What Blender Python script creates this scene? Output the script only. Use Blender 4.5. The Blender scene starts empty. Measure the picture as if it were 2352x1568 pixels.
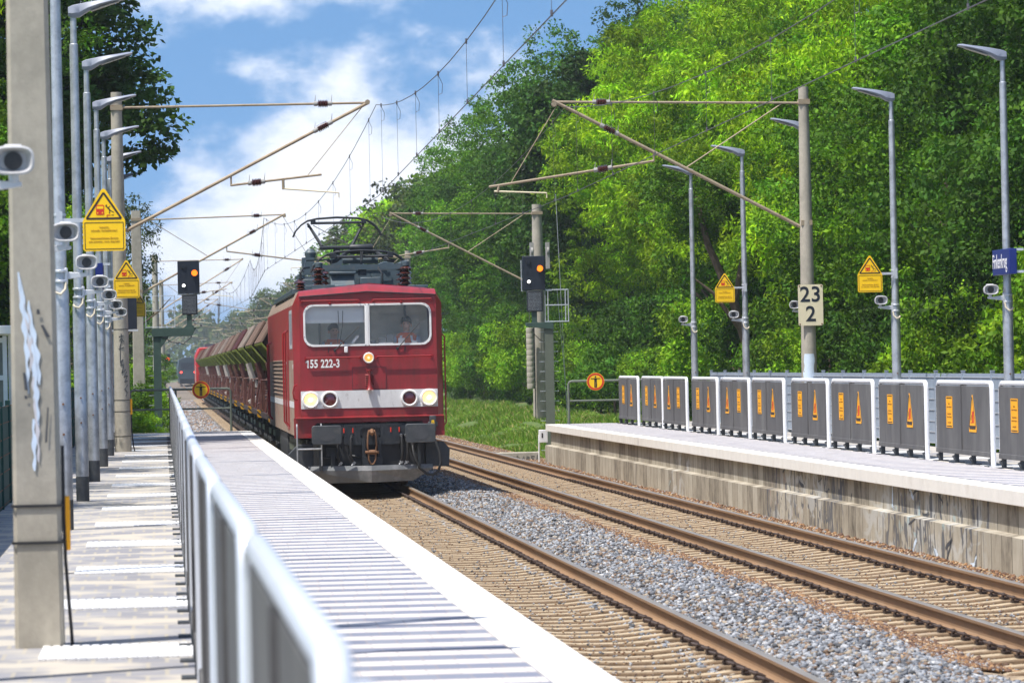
import bpy, bmesh, math, random
import numpy as np
from mathutils import Vector, Matrix
C = bpy.context.scene.collection
SC = bpy.context.scene
PI = math.pi
# ------------------------------------------------------------------ camera
H = 2.33                       # eye height above the rail heads
cam_d = bpy.data.cameras.new('camera'); cam = bpy.data.objects.new('camera', cam_d); C.objects.link(cam)
F = 10000.0; PW = 2352.0
cam_d.sensor_width = 36.0; cam_d.lens = F / PW * 36.0
cam_d.clip_start = 0.3; cam_d.clip_end = 9000
def _cam_rot(yaw, pitch, roll):
    fwd = Vector((math.sin(yaw) * math.cos(pitch), math.cos(yaw) * math.cos(pitch), math.sin(pitch)))
    right = Vector((math.cos(yaw), -math.sin(yaw), 0)); up = right.cross(fwd)
    r2 = right * math.cos(roll) - up * math.sin(roll); u2 = right * math.sin(roll) + up * math.cos(roll)
    return Matrix((r2, u2, -fwd)).transposed()
YAW = math.atan(807.2 / F); PITCH = math.atan(48.2 / F); ROLL = math.radians(1.2)
cam.matrix_world = Matrix.Translation((0, 0, H)) @ _cam_rot(YAW, PITCH, ROLL).to_4x4()
cam_d.dof.use_dof = True; cam_d.dof.focus_distance = 82.0; cam_d.dof.aperture_fstop = 8.0
SC.camera = cam
# ------------------------------------------------------------------ sky, sun, exposure
SUN = Vector((-1.50, -1.00, 4.0)).normalized()
elev = math.asin(SUN.z); azim = math.atan2(SUN.x, SUN.y)
W = bpy.data.worlds.new("World"); SC.world = W; W.use_nodes = True
wn = W.node_tree; wn.nodes.clear()
def N(t, typ, **k):
    n = t.nodes.new(typ)
    for a, b in k.items(): setattr(n, a, b)
    return n
def L(t, a, b): t.links.new(a, b)
def mathn(t, op, a, b=None, c=None):
    n = N(t, 'ShaderNodeMath', operation=op)
    for i, v in enumerate((a, b, c)):
        if v is None: continue
        if isinstance(v, (int, float)): n.inputs[i].default_value = v
        else: L(t, v, n.inputs[i])
    return n.outputs[0]
out = N(wn, 'ShaderNodeOutputWorld'); bg = N(wn, 'ShaderNodeBackground'); bg.inputs[1].default_value = 0.15
tc = N(wn, 'ShaderNodeTexCoord'); sep = N(wn, 'ShaderNodeSeparateXYZ'); L(wn, tc.outputs['Generated'], sep.inputs[0])
zz = mathn(wn, 'ABSOLUTE', sep.outputs[2]); zz = mathn(wn, 'MULTIPLY_ADD', zz, 1.6, 0.30)
cmb = N(wn, 'ShaderNodeCombineXYZ'); L(wn, sep.outputs[0], cmb.inputs[0]); L(wn, sep.outputs[1], cmb.inputs[1]); L(wn, zz, cmb.inputs[2])
nrm = N(wn, 'ShaderNodeVectorMath', operation='NORMALIZE'); L(wn, cmb.outputs[0], nrm.inputs[0])
sky = N(wn, 'ShaderNodeTexSky', sky_type='NISHITA', sun_disc=False, sun_elevation=elev, sun_rotation=azim)
L(wn, nrm.outputs[0], sky.inputs[0])
hs = N(wn, 'ShaderNodeHueSaturation'); hs.inputs['Hue'].default_value = .495; hs.inputs['Saturation'].default_value = 1.22; hs.inputs['Value'].default_value = 1.0; L(wn, sky.outputs[0], hs.inputs['Color'])
# clouds: gnomonic coordinates u = x/y, v = z/y, with banks where the photograph has them, broken up by noise
u = mathn(wn, 'DIVIDE', sep.outputs[0], mathn(wn, 'MAXIMUM', mathn(wn, 'ABSOLUTE', sep.outputs[1]), .02))
v = mathn(wn, 'DIVIDE', sep.outputs[2], mathn(wn, 'MAXIMUM', mathn(wn, 'ABSOLUTE', sep.outputs[1]), .02))
uv = N(wn, 'ShaderNodeCombineXYZ'); L(wn, u, uv.inputs[0]); L(wn, mathn(wn, 'MULTIPLY', v, 1.5), uv.inputs[1])
n1 = N(wn, 'ShaderNodeTexNoise'); n1.inputs['Scale'].default_value = 42; n1.inputs['Detail'].default_value = 10; n1.inputs['Roughness'].default_value = .56; L(wn, uv.outputs[0], n1.inputs['Vector'])
n2 = N(wn, 'ShaderNodeTexNoise'); n2.inputs['Scale'].default_value = 110; n2.inputs['Detail'].default_value = 8; n2.inputs['Roughness'].default_value = .6; L(wn, uv.outputs[0], n2.inputs['Vector'])
def blob(cu, cv, su, sv, amp):
    a = mathn(wn, 'MULTIPLY', mathn(wn, 'SUBTRACT', u, cu), 1 / su); a = mathn(wn, 'MULTIPLY', a, a)
    b = mathn(wn, 'MULTIPLY', mathn(wn, 'SUBTRACT', v, cv), 1 / sv); b = mathn(wn, 'MULTIPLY', b, b)
    e = mathn(wn, 'POWER', 2.718, mathn(wn, 'MULTIPLY', mathn(wn, 'ADD', a, b), -1.0))
    return mathn(wn, 'MULTIPLY', e, amp)
acc = mathn(wn, 'MULTIPLY', n1.outputs[0], 1.0)
for bl in [(.053, .046, .030, .018, .42), (.024, .030, .030, .017, .38), (.012, .087, .034, .0065, .34), (.022, .069, .012, .004, .13), (.045, .068, .006, .006, .17),
           (.034, .024, .03, .010, .18), (.005, .066, .016, .008, -.12), (.070, .078, .03, .009, -.06), (-.004, .043, .012, .008, -.10), (.024, .011, .02, .005, -.12), (.05, .30, .25, .10, .05)]:
    acc = mathn(wn, 'ADD', acc, blob(*bl))
acc = mathn(wn, 'ADD', acc, mathn(wn, 'MULTIPLY', mathn(wn, 'SUBTRACT', n2.outputs[0], .5), .22))
mr = N(wn, 'ShaderNodeMapRange', interpolation_type='SMOOTHSTEP'); L(wn, acc, mr.inputs[0]); mr.inputs[1].default_value = .50; mr.inputs[2].default_value = .84
cloudf = mathn(wn, 'MULTIPLY', mr.outputs[0], .93)
ramp = N(wn, 'ShaderNodeValToRGB'); L(wn, acc, ramp.inputs[0])
ramp.color_ramp.elements[0].position = .5; ramp.color_ramp.elements[0].color = (3.9, 4.5, 5.6, 1)
ramp.color_ramp.elements[1].position = .95; ramp.color_ramp.elements[1].color = (5.7, 5.85, 6.3, 1)
mx = N(wn, 'ShaderNodeMix', data_type='RGBA'); L(wn, cloudf, mx.inputs[0]); L(wn, hs.outputs[0], mx.inputs[6]); L(wn, ramp.outputs[0], mx.inputs[7])
L(wn, mx.outputs[2], bg.inputs[0]); L(wn, bg.outputs[0], out.inputs[0])
W.cycles.sampling_method = 'MANUAL'; W.cycles.sample_map_resolution = 1024
sl = bpy.data.lights.new('sun', 'SUN'); sl.energy = 4.6; sl.angle = math.radians(.53); sl.color = (1, .955, .88)
so = bpy.data.objects.new('sun', sl); C.objects.link(so); so.rotation_euler = (-SUN).to_track_quat('-Z', 'Y').to_euler(); so.location = (-20, 40, 60)
SC.view_settings.view_transform = 'Standard'; SC.view_settings.look = 'None'; SC.view_settings.gamma = 1.0; SC.view_settings.exposure = 0.48
SC.cycles.max_bounces = 8; SC.cycles.transparent_max_bounces = 12; SC.cycles.diffuse_bounces = 4

# ------------------------------------------------------------------ materials
def mat(name, col, rough=.6, metal=0., var=.12, scale=6., bump=0., bscale=40., spec=.5, dirt=None, dscale=3., dlo=.5, dhi=.7, emit=None, estr=0., coord='World', stretch=(1, 1, 1), coat=0.):
    m = bpy.data.materials.new(name); m.use_nodes = True; t = m.node_tree; b = t.nodes['Principled BSDF']
    tcn = N(t, 'ShaderNodeTexCoord'); mp = N(t, 'ShaderNodeMapping'); L(t, N(t, 'ShaderNodeNewGeometry').outputs['Position'] if coord == 'World' else tcn.outputs[coord], mp.inputs[0]); mp.inputs['Scale'].default_value = stretch
    n = N(t, 'ShaderNodeTexNoise'); L(t, mp.outputs[0], n.inputs['Vector']); n.inputs['Scale'].default_value = scale; n.inputs['Detail'].default_value = 6; n.inputs['Roughness'].default_value = .65
    r = N(t, 'ShaderNodeMapRange'); L(t, n.outputs[0], r.inputs[0]); r.inputs[1].default_value = .3; r.inputs[2].default_value = .7; r.inputs[3].default_value = 1 - var; r.inputs[4].default_value = 1 + var
    cc = N(t, 'ShaderNodeVectorMath', operation='SCALE'); cc.inputs[0].default_value = col[:3]; L(t, r.outputs[0], cc.inputs['Scale'])
    src = cc.outputs[0]
    if dirt is not None:
        n3 = N(t, 'ShaderNodeTexNoise'); L(t, mp.outputs[0], n3.inputs['Vector']); n3.inputs['Scale'].default_value = dscale; n3.inputs['Detail'].default_value = 8; n3.inputs['Roughness'].default_value = .7
        r3 = N(t, 'ShaderNodeMapRange'); L(t, n3.outputs[0], r3.inputs[0]); r3.inputs[1].default_value = dlo; r3.inputs[2].default_value = dhi
        mxx = N(t, 'ShaderNodeMix', data_type='RGBA'); L(t, r3.outputs[0], mxx.inputs[0]); L(t, src, mxx.inputs[6]); mxx.inputs[7].default_value = (*dirt, 1); src = mxx.outputs[2]
    L(t, src, b.inputs['Base Color'])
    b.inputs['Roughness'].default_value = rough; b.inputs['Metallic'].default_value = metal; b.inputs['Specular IOR Level'].default_value = spec; b.inputs['Coat Weight'].default_value = coat
    if bump:
        n2 = N(t, 'ShaderNodeTexNoise'); L(t, mp.outputs[0], n2.inputs['Vector']); n2.inputs['Scale'].default_value = bscale; n2.inputs['Detail'].default_value = 5
        bp = N(t, 'ShaderNodeBump'); bp.inputs['Strength'].default_value = bump; bp.inputs['Distance'].default_value = .02; L(t, n2.outputs[0], bp.inputs['Height']); L(t, bp.outputs[0], b.inputs['Normal'])
    if emit: b.inputs['Emission Color'].default_value = (*emit, 1); b.inputs['Emission Strength'].default_value = estr
    return m
M = {}
M['concrete'] = mat('concrete', (.40, .365, .30), .9, var=.10, scale=16, bump=.10, bscale=80, dirt=(.27, .25, .205), dscale=2.2, dlo=.44, dhi=.70, stretch=(1, 1, .75))
M['galv'] = mat('galvanised_steel', (.42, .44, .47), .42, .55, var=.25, scale=9, dirt=(.55, .57, .6), dscale=5, dlo=.45, dhi=.6)
M['galv_light'] = mat('bright_galvanised_steel', (.62, .64, .68), .4, .35, var=.1)
M['lamp_head'] = mat('lamp_grey_paint', (.22, .245, .31), .45, var=.05)
M['white'] = mat('white_paint', (.80, .80, .80), .4, var=.04, dirt=(.60, .58, .55), dscale=4, dlo=.58, dhi=.85)
M['rail_white'] = mat('white_powder_coat', (.64, .67, .73), .32, .2, var=.06)
M['panel_white'] = mat('white_panel_frame_paint', (.74, .75, .78), .4, var=.06)
M['cloth'] = mat('charcoal_board', (.085, .083, .085), .75, var=.14, scale=4, dirt=(.15, .148, .145), dscale=1.6, dlo=.46, dhi=.72, stretch=(1, .8, .3))
M['black'] = mat('black_rubber', (.018, .018, .02), .6, var=.2)
M['blackmetal'] = mat('black_painted_steel', (.018, .022, .028), .5, var=.25, dirt=(.045, .043, .04), dscale=7, dlo=.5, dhi=.75)
M['darkgrey'] = mat('dark_grey_paint', (.048, .055, .064), .55, var=.2, dirt=(.09, .085, .08), dscale=6, dlo=.5, dhi=.75)
M['roofgrey'] = mat('roof_gear_blue_grey', (.065, .095, .115), .5, var=.15, dirt=(.12, .12, .11), dscale=5, dlo=.5, dhi=.8)
M['plow'] = mat('worn_grey_paint', (.16, .17, .18), .55, var=.15, dirt=(.26, .26, .27), dscale=3, dlo=.5, dhi=.7)
M['red'] = mat('oxide_red_paint', (.27, .018, .022), .45, var=.14, scale=2.5, dirt=(.16, .026, .020), dscale=2.6, dlo=.44, dhi=.72, coat=.1, stretch=(2.2, 1, .5))
M['reddark'] = mat('red_handrail_paint', (.28, .012, .016), .35, var=.08)
M['sidered'] = mat('dusty_red_side_paint', (.30, .022, .024), .5, var=.12, dirt=(.26, .07, .05), dscale=.9, dlo=.46, dhi=.75, stretch=(1, .35, 1))
M['taupe'] = mat('brake_dusted_lower_side', (.27, .20, .15), .8, var=.2, scale=4, dirt=(.25, .06, .045), dscale=1.2, dlo=.52, dhi=.75, stretch=(1, .35, 1))
M['roofbrown'] = mat('brake_dust_roof_brown', (.27, .20, .155), .8, var=.15)
M['band'] = mat('off_white_band', (.64, .64, .65), .5, var=.07, dirt=(.34, .31, .29), dscale=11, dlo=.58, dhi=.74, stretch=(1.3, 1, .8))
M['redlens'] = mat('dark_red_lens', (.10, .008, .012), .12, var=.1, coat=1)
M['rust'] = mat('rusty_steel', (.20, .10, .05), .8, var=.3, scale=14, bump=.2)
M['rail_side'] = mat('rusty_rail_side', (.25, .150, .080), .75, var=.18, scale=3, dirt=(.27, .18, .11), dscale=4, dlo=.5, dhi=.7, stretch=(1, .1, 3))
M['rail_top'] = mat('polished_rail_head', (.34, .29, .235), .38, .45, var=.12, stretch=(1, .1, 1))
M['clip'] = mat('dark_rail_clip', (.05, .032, .026), .7, var=.3, scale=20)
M['sleeper'] = mat('sandy_concrete_sleeper', (.40, .315, .205), .95, var=.22, scale=7, bump=.3, dirt=(.24, .175, .12), dscale=1.6, dlo=.48, dhi=.72)
M['coping'] = mat('white_coping_concrete', (.76, .73, .68), .85, var=.06, scale=3, bump=.15, dirt=(.62, .57, .50), dscale=2, dlo=.55, dhi=.85)
M['yellow'] = mat('sign_yellow', (.98, .60, .004), .45, var=.03)
M['orange'] = mat('sign_orange_yellow', (.96, .43, .006), .45, var=.03)
M['signblack'] = mat('sign_black', (.035, .022, .018), .5, var=.05)
M['signred'] = mat('sign_red', (.62, .035, .012), .45, var=.05)
M['signtext'] = mat('sign_brown_lettering', (.30, .13, .01), .5, var=.05)
M['navy'] = mat('signal_navy_black', (.012, .018, .032), .5, var=.2)
M['blue'] = mat('station_sign_blue', (.010, .022, .17), .35, var=.05)
M['greensteel'] = mat('green_painted_steel', (.045, .085, .07), .55, var=.15)
M['olivesteel'] = mat('olive_grey_steel', (.13, .15, .12), .6, var=.1)
M['cream'] = mat('cream_board', (.74, .66, .46), .5, var=.05, dirt=(.5, .4, .22), dscale=5, dlo=.6, dhi=.85)
M['tube'] = mat('weathered_cantilever_tube', (.36, .29, .20), .6, .2, var=.2, scale=8, dirt=(.17, .10, .06), dscale=4, dlo=.5, dhi=.75)
M['insul'] = mat('brown_glazed_insulator', (.07, .018, .012), .2, var=.15, coat=.6)
M['insulgrey'] = mat('grey_insulator_cap', (.34, .33, .31), .6, var=.15)
M['wire'] = mat('copper_wire', (.13, .12, .13), .5, .3, var=.1)
M['fence'] = mat('blue_grey_fence', (.27, .32, .39), .6, var=.08, scale=3)
M['greenfence'] = mat('green_screen', (.012, .07, .055), .7, var=.1)
M['bark'] = mat('bark', (.10, .075, .05), .95, var=.35, scale=10, bump=.6, bscale=20, stretch=(1, 1, .3))
M['wagon'] = mat('maroon_wagon_paint', (.10, .020, .018), .6, var=.2, scale=3, dirt=(.10, .045, .03), dscale=2.5, dlo=.45, dhi=.8)
M['wagon_shade'] = mat('shade_darkened_wagon_steel', (.030, .012, .011), .8, var=.3, scale=3, dirt=(.05, .02, .015), dscale=3)  # near-black: shade under and between the wagons is put into the colour
M['strut'] = mat('maroon_strut_paint', (.085, .022, .018), .6, var=.25, scale=5, dirt=(.16, .08, .055), dscale=4, dlo=.45, dhi=.7)
M['lid'] = mat('dusty_tan_lid', (.205, .135, .10), .8, var=.18, scale=3, dirt=(.15, .06, .045), dscale=1.2, dlo=.5, dhi=.7)
M['lidlight'] = mat('pale_dusty_lid', (.28, .23, .19), .8, var=.18, scale=3, dirt=(.15, .06, .045), dscale=1.2, dlo=.5, dhi=.7)
M['olive'] = mat('olive_hopper_side', (.16, .19, .03), .75, var=.3, scale=9, dirt=(.10, .05, .03), dscale=5, dlo=.5, dhi=.75, stretch=(1, 5, .3))
M['pale'] = mat('pale_chute_paint', (.45, .40, .36), .7, var=.2)
M['cabgrey'] = mat('cab_interior_grey', (.80, .80, .78), .7, var=.08)
M['cabdark'] = mat('cab_desk_grey', (.20, .21, .21), .6, var=.1)
M['blind'] = mat('white_roller_blind', (.78, .80, .84), .7, var=.03)
M['skin'] = mat('skin', (.72, .43, .32), .5, var=.05)
M['hair'] = mat('dark_hair', (.02, .015, .012), .6, var=.2)
M['vest'] = mat('orange_high_visibility_vest', (.95, .14, .02), .6, var=.05)
M['shirt'] = mat('pale_blue_shirt', (.50, .58, .72), .7, var=.05)
M['trousers'] = mat('navy_trousers', (.03, .035, .06), .8, var=.1)
M['paper'] = mat('paper', (.8, .8, .8), .7, var=.02)
M['graf_white'] = mat('pale_blue_spray', (.62, .72, .84), .7, var=.1, scale=5)
M['graf_pale'] = mat('pinkish_white_spray', (.60, .58, .60), .7, var=.1, scale=9)
M['graf_black'] = mat('dark_spray', (.055, .06, .07), .7, var=.2)
M['graf_teal'] = mat('teal_spray', (.25, .50, .50), .7, var=.2)
M['graf_red'] = mat('red_spray', (.45, .12, .09), .7, var=.2)
M['lamp_on'] = mat('lit_headlamp', (.9, .8, .5), .3, var=0, emit=(1, .60, .20), estr=.95)
M['lamp_core'] = mat('headlamp_bulb', (1, .9, .7), .3, var=0, emit=(1, .88, .6), estr=3.5)
M['lamp_amber'] = mat('amber_headlamp', (.55, .20, .05), .25, var=0, emit=(1, .42, .10), estr=.75)
M['sig_orange'] = mat('lit_orange_lens', (.9, .3, .02), .3, var=0, emit=(1, .17, .008), estr=1.9)
M['sig_white'] = mat('lit_white_lens', (.9, .9, .9), .3, var=0, emit=(1, 1, .95), estr=2)
M['sig_red'] = mat('lit_red_lens', (.9, .05, .02), .3, var=0, emit=(1, .06, .04), estr=3)
M['grille'] = mat('loudspeaker_grille', (.09, .09, .095), .7, var=.3, scale=60)
M['speaker'] = mat('pale_grey_speaker_shell', (.52, .52, .53), .5, var=.04)
M['cable'] = mat('cream_cable', (.62, .55, .42), .6, var=.05)
M['shelterglass'] = mat('dim_shelter_pane', (.22, .22, .2), .2, var=.2)
def glass_mat(name, tint, gl=.22):
    m = bpy.data.materials.new(name); m.use_nodes = True; t = m.node_tree; t.nodes.clear()
    o = N(t, 'ShaderNodeOutputMaterial'); a = N(t, 'ShaderNodeBsdfTransparent'); a.inputs[0].default_value = (*tint, 1); g = N(t, 'ShaderNodeBsdfGlossy'); g.inputs['Roughness'].default_value = .05
    g.inputs[0].default_value = (.8, .86, .9, 1)
    df = N(t, 'ShaderNodeBsdfDiffuse'); df.inputs[0].default_value = (.5, .52, .5, 1)
    nz = N(t, 'ShaderNodeTexNoise'); nz.inputs['Scale'].default_value = 3; tcn = N(t, 'ShaderNodeTexCoord'); L(t, tcn.outputs['Object'], nz.inputs['Vector'])
    m0 = N(t, 'ShaderNodeMixShader'); L(t, mathn(t, 'MULTIPLY', nz.outputs[0], .16), m0.inputs[0]); L(t, a.outputs[0], m0.inputs[1]); L(t, df.outputs[0], m0.inputs[2])
    lw = N(t, 'ShaderNodeFresnel'); lw.inputs[0].default_value = 1.45
    f = mathn(t, 'MULTIPLY_ADD', lw.outputs[0], .45, gl * .15); mxs = N(t, 'ShaderNodeMixShader'); L(t, f, mxs.inputs[0]); L(t, m0.outputs[0], mxs.inputs[1]); L(t, g.outputs[0], mxs.inputs[2]); L(t, mxs.outputs[0], o.inputs[0])
    return m
M['glass'] = glass_mat('window_glass', (.95, .97, .97), .10)

# ------------------------------------------------------------------ mesh helpers
class MB:
    def __init__(s): s.v = []; s.f = []; s.mi = []
    def add(s, vs, fs, mi=0):
        o = len(s.v); s.v += [tuple(p) for p in vs]; s.f += [tuple(i + o for i in f) for f in fs]; s.mi += [mi] * len(fs); return s
    def box(s, x0, x1, y0, y1, z0, z1, mi=0):
        return s.add([(x0, y0, z0), (x1, y0, z0), (x1, y1, z0), (x0, y1, z0), (x0, y0, z1), (x1, y0, z1), (x1, y1, z1), (x0, y1, z1)],
                     [(0, 3, 2, 1), (4, 5, 6, 7), (0, 1, 5, 4), (1, 2, 6, 5), (2, 3, 7, 6), (3, 0, 4, 7)], mi)
    def tube(s, a, b, r, n=10, r2=None, mi=0, cap=True):
        a, b = Vector(a), Vector(b); d = b - a
        if d.length < 1e-6: return s
        r2 = r if r2 is None else r2; q = d.to_track_quat('Z', 'Y'); vs = []
        for (p, rr) in ((a, r), (b, r2)):
            for i in range(n):
                t = 2 * PI * i / n; vs.append(p + q @ Vector((rr * math.cos(t), rr * math.sin(t), 0)))
        fs = [(i, (i + 1) % n, n + (i + 1) % n, n + i) for i in range(n)]
        if cap: fs += [tuple(range(n - 1, -1, -1)), tuple(range(n, 2 * n))]
        return s.add(vs, fs, mi)
    def path(s, pts, r, n=8, mi=0):
        P = [Vector(p) for p in pts]; vs = []; m = len(P); rs = r if isinstance(r, (list, tuple)) else [r] * m
        q = None
        for i, p in enumerate(P):
            d = (P[min(i + 1, m - 1)] - P[max(i - 1, 0)]).normalized()
            if q is None: q = d.to_track_quat('Z', 'Y'); dp = d
            else: q = dp.rotation_difference(d) @ q; dp = d
            for k in range(n):
                t = 2 * PI * k / n; vs.append(p + q @ Vector((rs[i] * math.cos(t), rs[i] * math.sin(t), 0)))
        fs = [(i * n + k, i * n + (k + 1) % n, (i + 1) * n + (k + 1) % n, (i + 1) * n + k) for i in range(m - 1) for k in range(n)]
        fs += [tuple(range(n - 1, -1, -1)), tuple(range((m - 1) * n, m * n))]
        return s.add(vs, fs, mi)
    def lathe(s, prof, o=(0, 0, 0), axis=(0, 0, 1), n=20, mi=0):
        q = Vector(axis).to_track_quat('Z', 'Y'); o = Vector(o); vs = []
        for (r, h) in prof:
            for i in range(n):
                t = 2 * PI * i / n; vs.append(o + q @ Vector((max(r, 1e-4) * math.cos(t), max(r, 1e-4) * math.sin(t), h)))
        m = len(prof)
        fs = [(j * n + i, j * n + (i + 1) % n, (j + 1) * n + (i + 1) % n, (j + 1) * n + i) for j in range(m - 1) for i in range(n)]
        fs += [tuple(range(n - 1, -1, -1)), tuple(range((m - 1) * n, m * n))]
        return s.add(vs, fs, mi)
    def prism(s, poly, ax, a0, a1, mi=0):
        """poly in the plane across axis ax ('x': (y,z), 'y': (x,z), 'z': (x,y)), extruded a0..a1"""
        def P(p, a): return {'x': (a, p[0], p[1]), 'y': (p[0], a, p[1]), 'z': (p[0], p[1], a)}[ax]
        n = len(poly); vs = [P(p, a0) for p in poly] + [P(p, a1) for p in poly]
        return s.add(vs, [tuple(range(n - 1, -1, -1)), tuple(range(n, 2 * n))] + [(i, (i + 1) % n, n + (i + 1) % n, n + i) for i in range(n)], mi)
    def loft(s, rings, close=True, caps=True, mi=0):
        n = len(rings[0]); vs = [p for r in rings for p in r]; fs = []
        for j in range(len(rings) - 1):
            for i in range(n if close else n - 1):
                fs.append((j * n + i, j * n + (i + 1) % n, (j + 1) * n + (i + 1) % n, (j + 1) * n + i))
        if caps: fs += [tuple(range(n - 1, -1, -1)), tuple(range((len(rings) - 1) * n, len(rings) * n))]
        return s.add(vs, fs, mi)
    def mesh(s, name, mats, smooth=True):
        me = bpy.data.meshes.new(name); me.from_pydata(s.v, [], s.f)
        for m in (mats if isinstance(mats, (list, tuple)) else [mats]): me.materials.append(m)
        me.polygons.foreach_set('material_index', s.mi)
        bm = bmesh.new(); bm.from_mesh(me); bmesh.ops.recalc_face_normals(bm, faces=bm.faces); bm.to_mesh(me); bm.free()
        if smooth:
            me.polygons.foreach_set('use_smooth', [True] * len(me.polygons)); me.set_sharp_from_angle(angle=math.radians(35))
        return me
    def build(s, name, mats, parent=None, bevel=0, loc=None, smooth=True):
        return obj(name, s.mesh(name, mats, smooth), parent, bevel, loc)
def obj(name, me, parent=None, bevel=0, loc=None):
    o = bpy.data.objects.new(name, me); C.objects.link(o)
    if parent: o.parent = parent
    if loc: o.location = loc
    if bevel:
        b = o.modifiers.new('bevel', 'BEVEL'); b.width = bevel; b.segments = 2; b.limit_method = 'ANGLE'; b.angle_limit = math.radians(40)
    return o
def tag(o, label=None, cat=None, group=None, kind=None):
    if label: o['label'] = label
    if cat: o['category'] = cat
    if group: o['group'] = group
    if kind: o['kind'] = kind
    return o
def thing(name, label, cat, loc=(0, 0, 0), rz=0, group=None):
    o = bpy.data.objects.new(name, None); C.objects.link(o); o.location = loc; o.rotation_euler = (0, 0, rz); o.empty_display_size = .3
    return tag(o, label, cat, group)
KIDS = {}
def children(o): return [c for c in bpy.data.objects if c.parent == o]
def dup(root, loc, rz=None, label=None, group=None, scale=None):
    kids = root.get('_k')
    def cp(o, par):
        c = o.copy(); C.objects.link(c)
        if par: c.parent = par
        for ch in list(o.children): cp(ch, c)
        return c
    r = cp(root, None); r.location = loc
    if rz is not None: r.rotation_euler = (0, 0, rz)
    if scale is not None: r.scale = scale if isinstance(scale, (tuple, list)) else (scale,) * 3
    if label: r['label'] = label
    if group: r['group'] = group
    return r
ORD = ['nearest', 'second nearest', 'third', 'fourth', 'fifth', 'sixth', 'seventh', 'eighth', 'ninth', 'tenth', 'eleventh', 'twelfth', 'thirteenth', 'fourteenth', 'fifteenth', 'sixteenth', 'seventeenth', 'eighteenth', 'nineteenth', 'twentieth'] + ['%d%s' % (i, {1: 'st', 2: 'nd', 3: 'rd'}.get(i % 10, 'th')) for i in range(21, 90)]
def nth(i): return 'nearest' if i == 0 else 'second nearest' if i == 1 else ORD[i] + ' nearest'
def text_mesh(txt, size, align='CENTER', depth=.002, font_scale_x=1., spacing=1., bold=0):
    cu = bpy.data.curves.new('lettering', 'FONT'); cu.body = txt; cu.size = size; cu.align_x = align; cu.align_y = 'CENTER'; cu.extrude = depth; cu.space_character = spacing; cu.offset = bold
    cu.resolution_u = 3
    o = bpy.data.objects.new('tmp', cu); C.objects.link(o); bpy.context.view_layer.update()
    me = bpy.data.meshes.new_from_object(o.evaluated_get(bpy.context.evaluated_depsgraph_get())); bpy.data.objects.remove(o)
    if font_scale_x != 1.: me.transform(Matrix.Scale(font_scale_x, 4, (1, 0, 0)))
    return me
def text(name, txt, size, m, parent, loc, face='-y', **k):
    """lettering that faces -y (towards the camera), -x or +x"""
    me = text_mesh(txt, size, **k); me.materials.clear(); me.materials.append(m)
    R = {'-y': Matrix.Rotation(PI / 2, 4, 'X'), '-x': Matrix.Rotation(-PI / 2, 4, 'Z') @ Matrix.Rotation(PI / 2, 4, 'X'), '+x': Matrix.Rotation(PI / 2, 4, 'Z') @ Matrix.Rotation(PI / 2, 4, 'X')}[face]
    me.transform(R); return obj(name, me, parent, 0, loc)
def plate_mesh(name, outer, holes, depth, mats):
    """flat plate in x,z with holes, thickness depth along +y from y=0"""
    cu = bpy.data.curves.new(name, 'CURVE'); cu.dimensions = '2D'; cu.fill_mode = 'BOTH'; cu.extrude = depth / 2
    for pl in [outer] + holes:
        sp = cu.splines.new('POLY'); sp.points.add(len(pl) - 1)
        for p, q in zip(sp.points, pl): p.co = (q[0], q[1], 0, 1)
        sp.use_cyclic_u = True
    o = bpy.data.objects.new('tmp', cu); C.objects.link(o); bpy.context.view_layer.update()
    me = bpy.data.meshes.new_from_object(o.evaluated_get(bpy.context.evaluated_depsgraph_get())); bpy.data.objects.remove(o)
    me.transform(Matrix.Translation((0, depth / 2, 0)) @ Matrix.Rotation(PI / 2, 4, 'X'))
    me.materials.clear(); me.materials.append(mats); me.name = name
    return me
def rrect(x0, x1, z0, z1, r, n=6, rr=None):
    """rounded rectangle; rr = radii for (bl, br, tr, tl)"""
    rr = rr or (r, r, r, r); P = []
    for (cx, cz, a0, q) in ((x0 + rr[0], z0 + rr[0], PI, rr[0]), (x1 - rr[1], z0 + rr[1], 1.5 * PI, rr[1]), (x1 - rr[2], z1 - rr[2], 0, rr[2]), (x0 + rr[3], z1 - rr[3], .5 * PI, rr[3])):
        for i in range(n + 1):
            a = a0 + i * (PI / 2) / n; P.append((cx + q * math.cos(a), cz + q * math.sin(a)))
    return P
def np_mesh(name, verts, quads, m, cols=None, smooth=False):
    """fast mesh from numpy: verts (n,3), faces (k,s) with a constant side count"""
    me = bpy.data.meshes.new(name); nv = len(verts); k, sd = quads.shape
    me.vertices.add(nv); me.vertices.foreach_set('co', np.asarray(verts, np.float32).ravel())
    me.loops.add(k * sd); me.loops.foreach_set('vertex_index', quads.astype(np.int32).ravel())
    me.polygons.add(k); me.polygons.foreach_set('loop_start', np.arange(0, k * sd, sd, dtype=np.int32))
    me.update(calc_edges=True)
    if smooth: me.polygons.foreach_set('use_smooth', np.ones(k, bool))
    me.materials.append(m)
    if cols is not None:
        ca = me.color_attributes.new('tint', 'FLOAT_COLOR', 'POINT'); ca.data.foreach_set('color', np.asarray(cols, np.float32).ravel())
    me.validate(); return me
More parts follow.
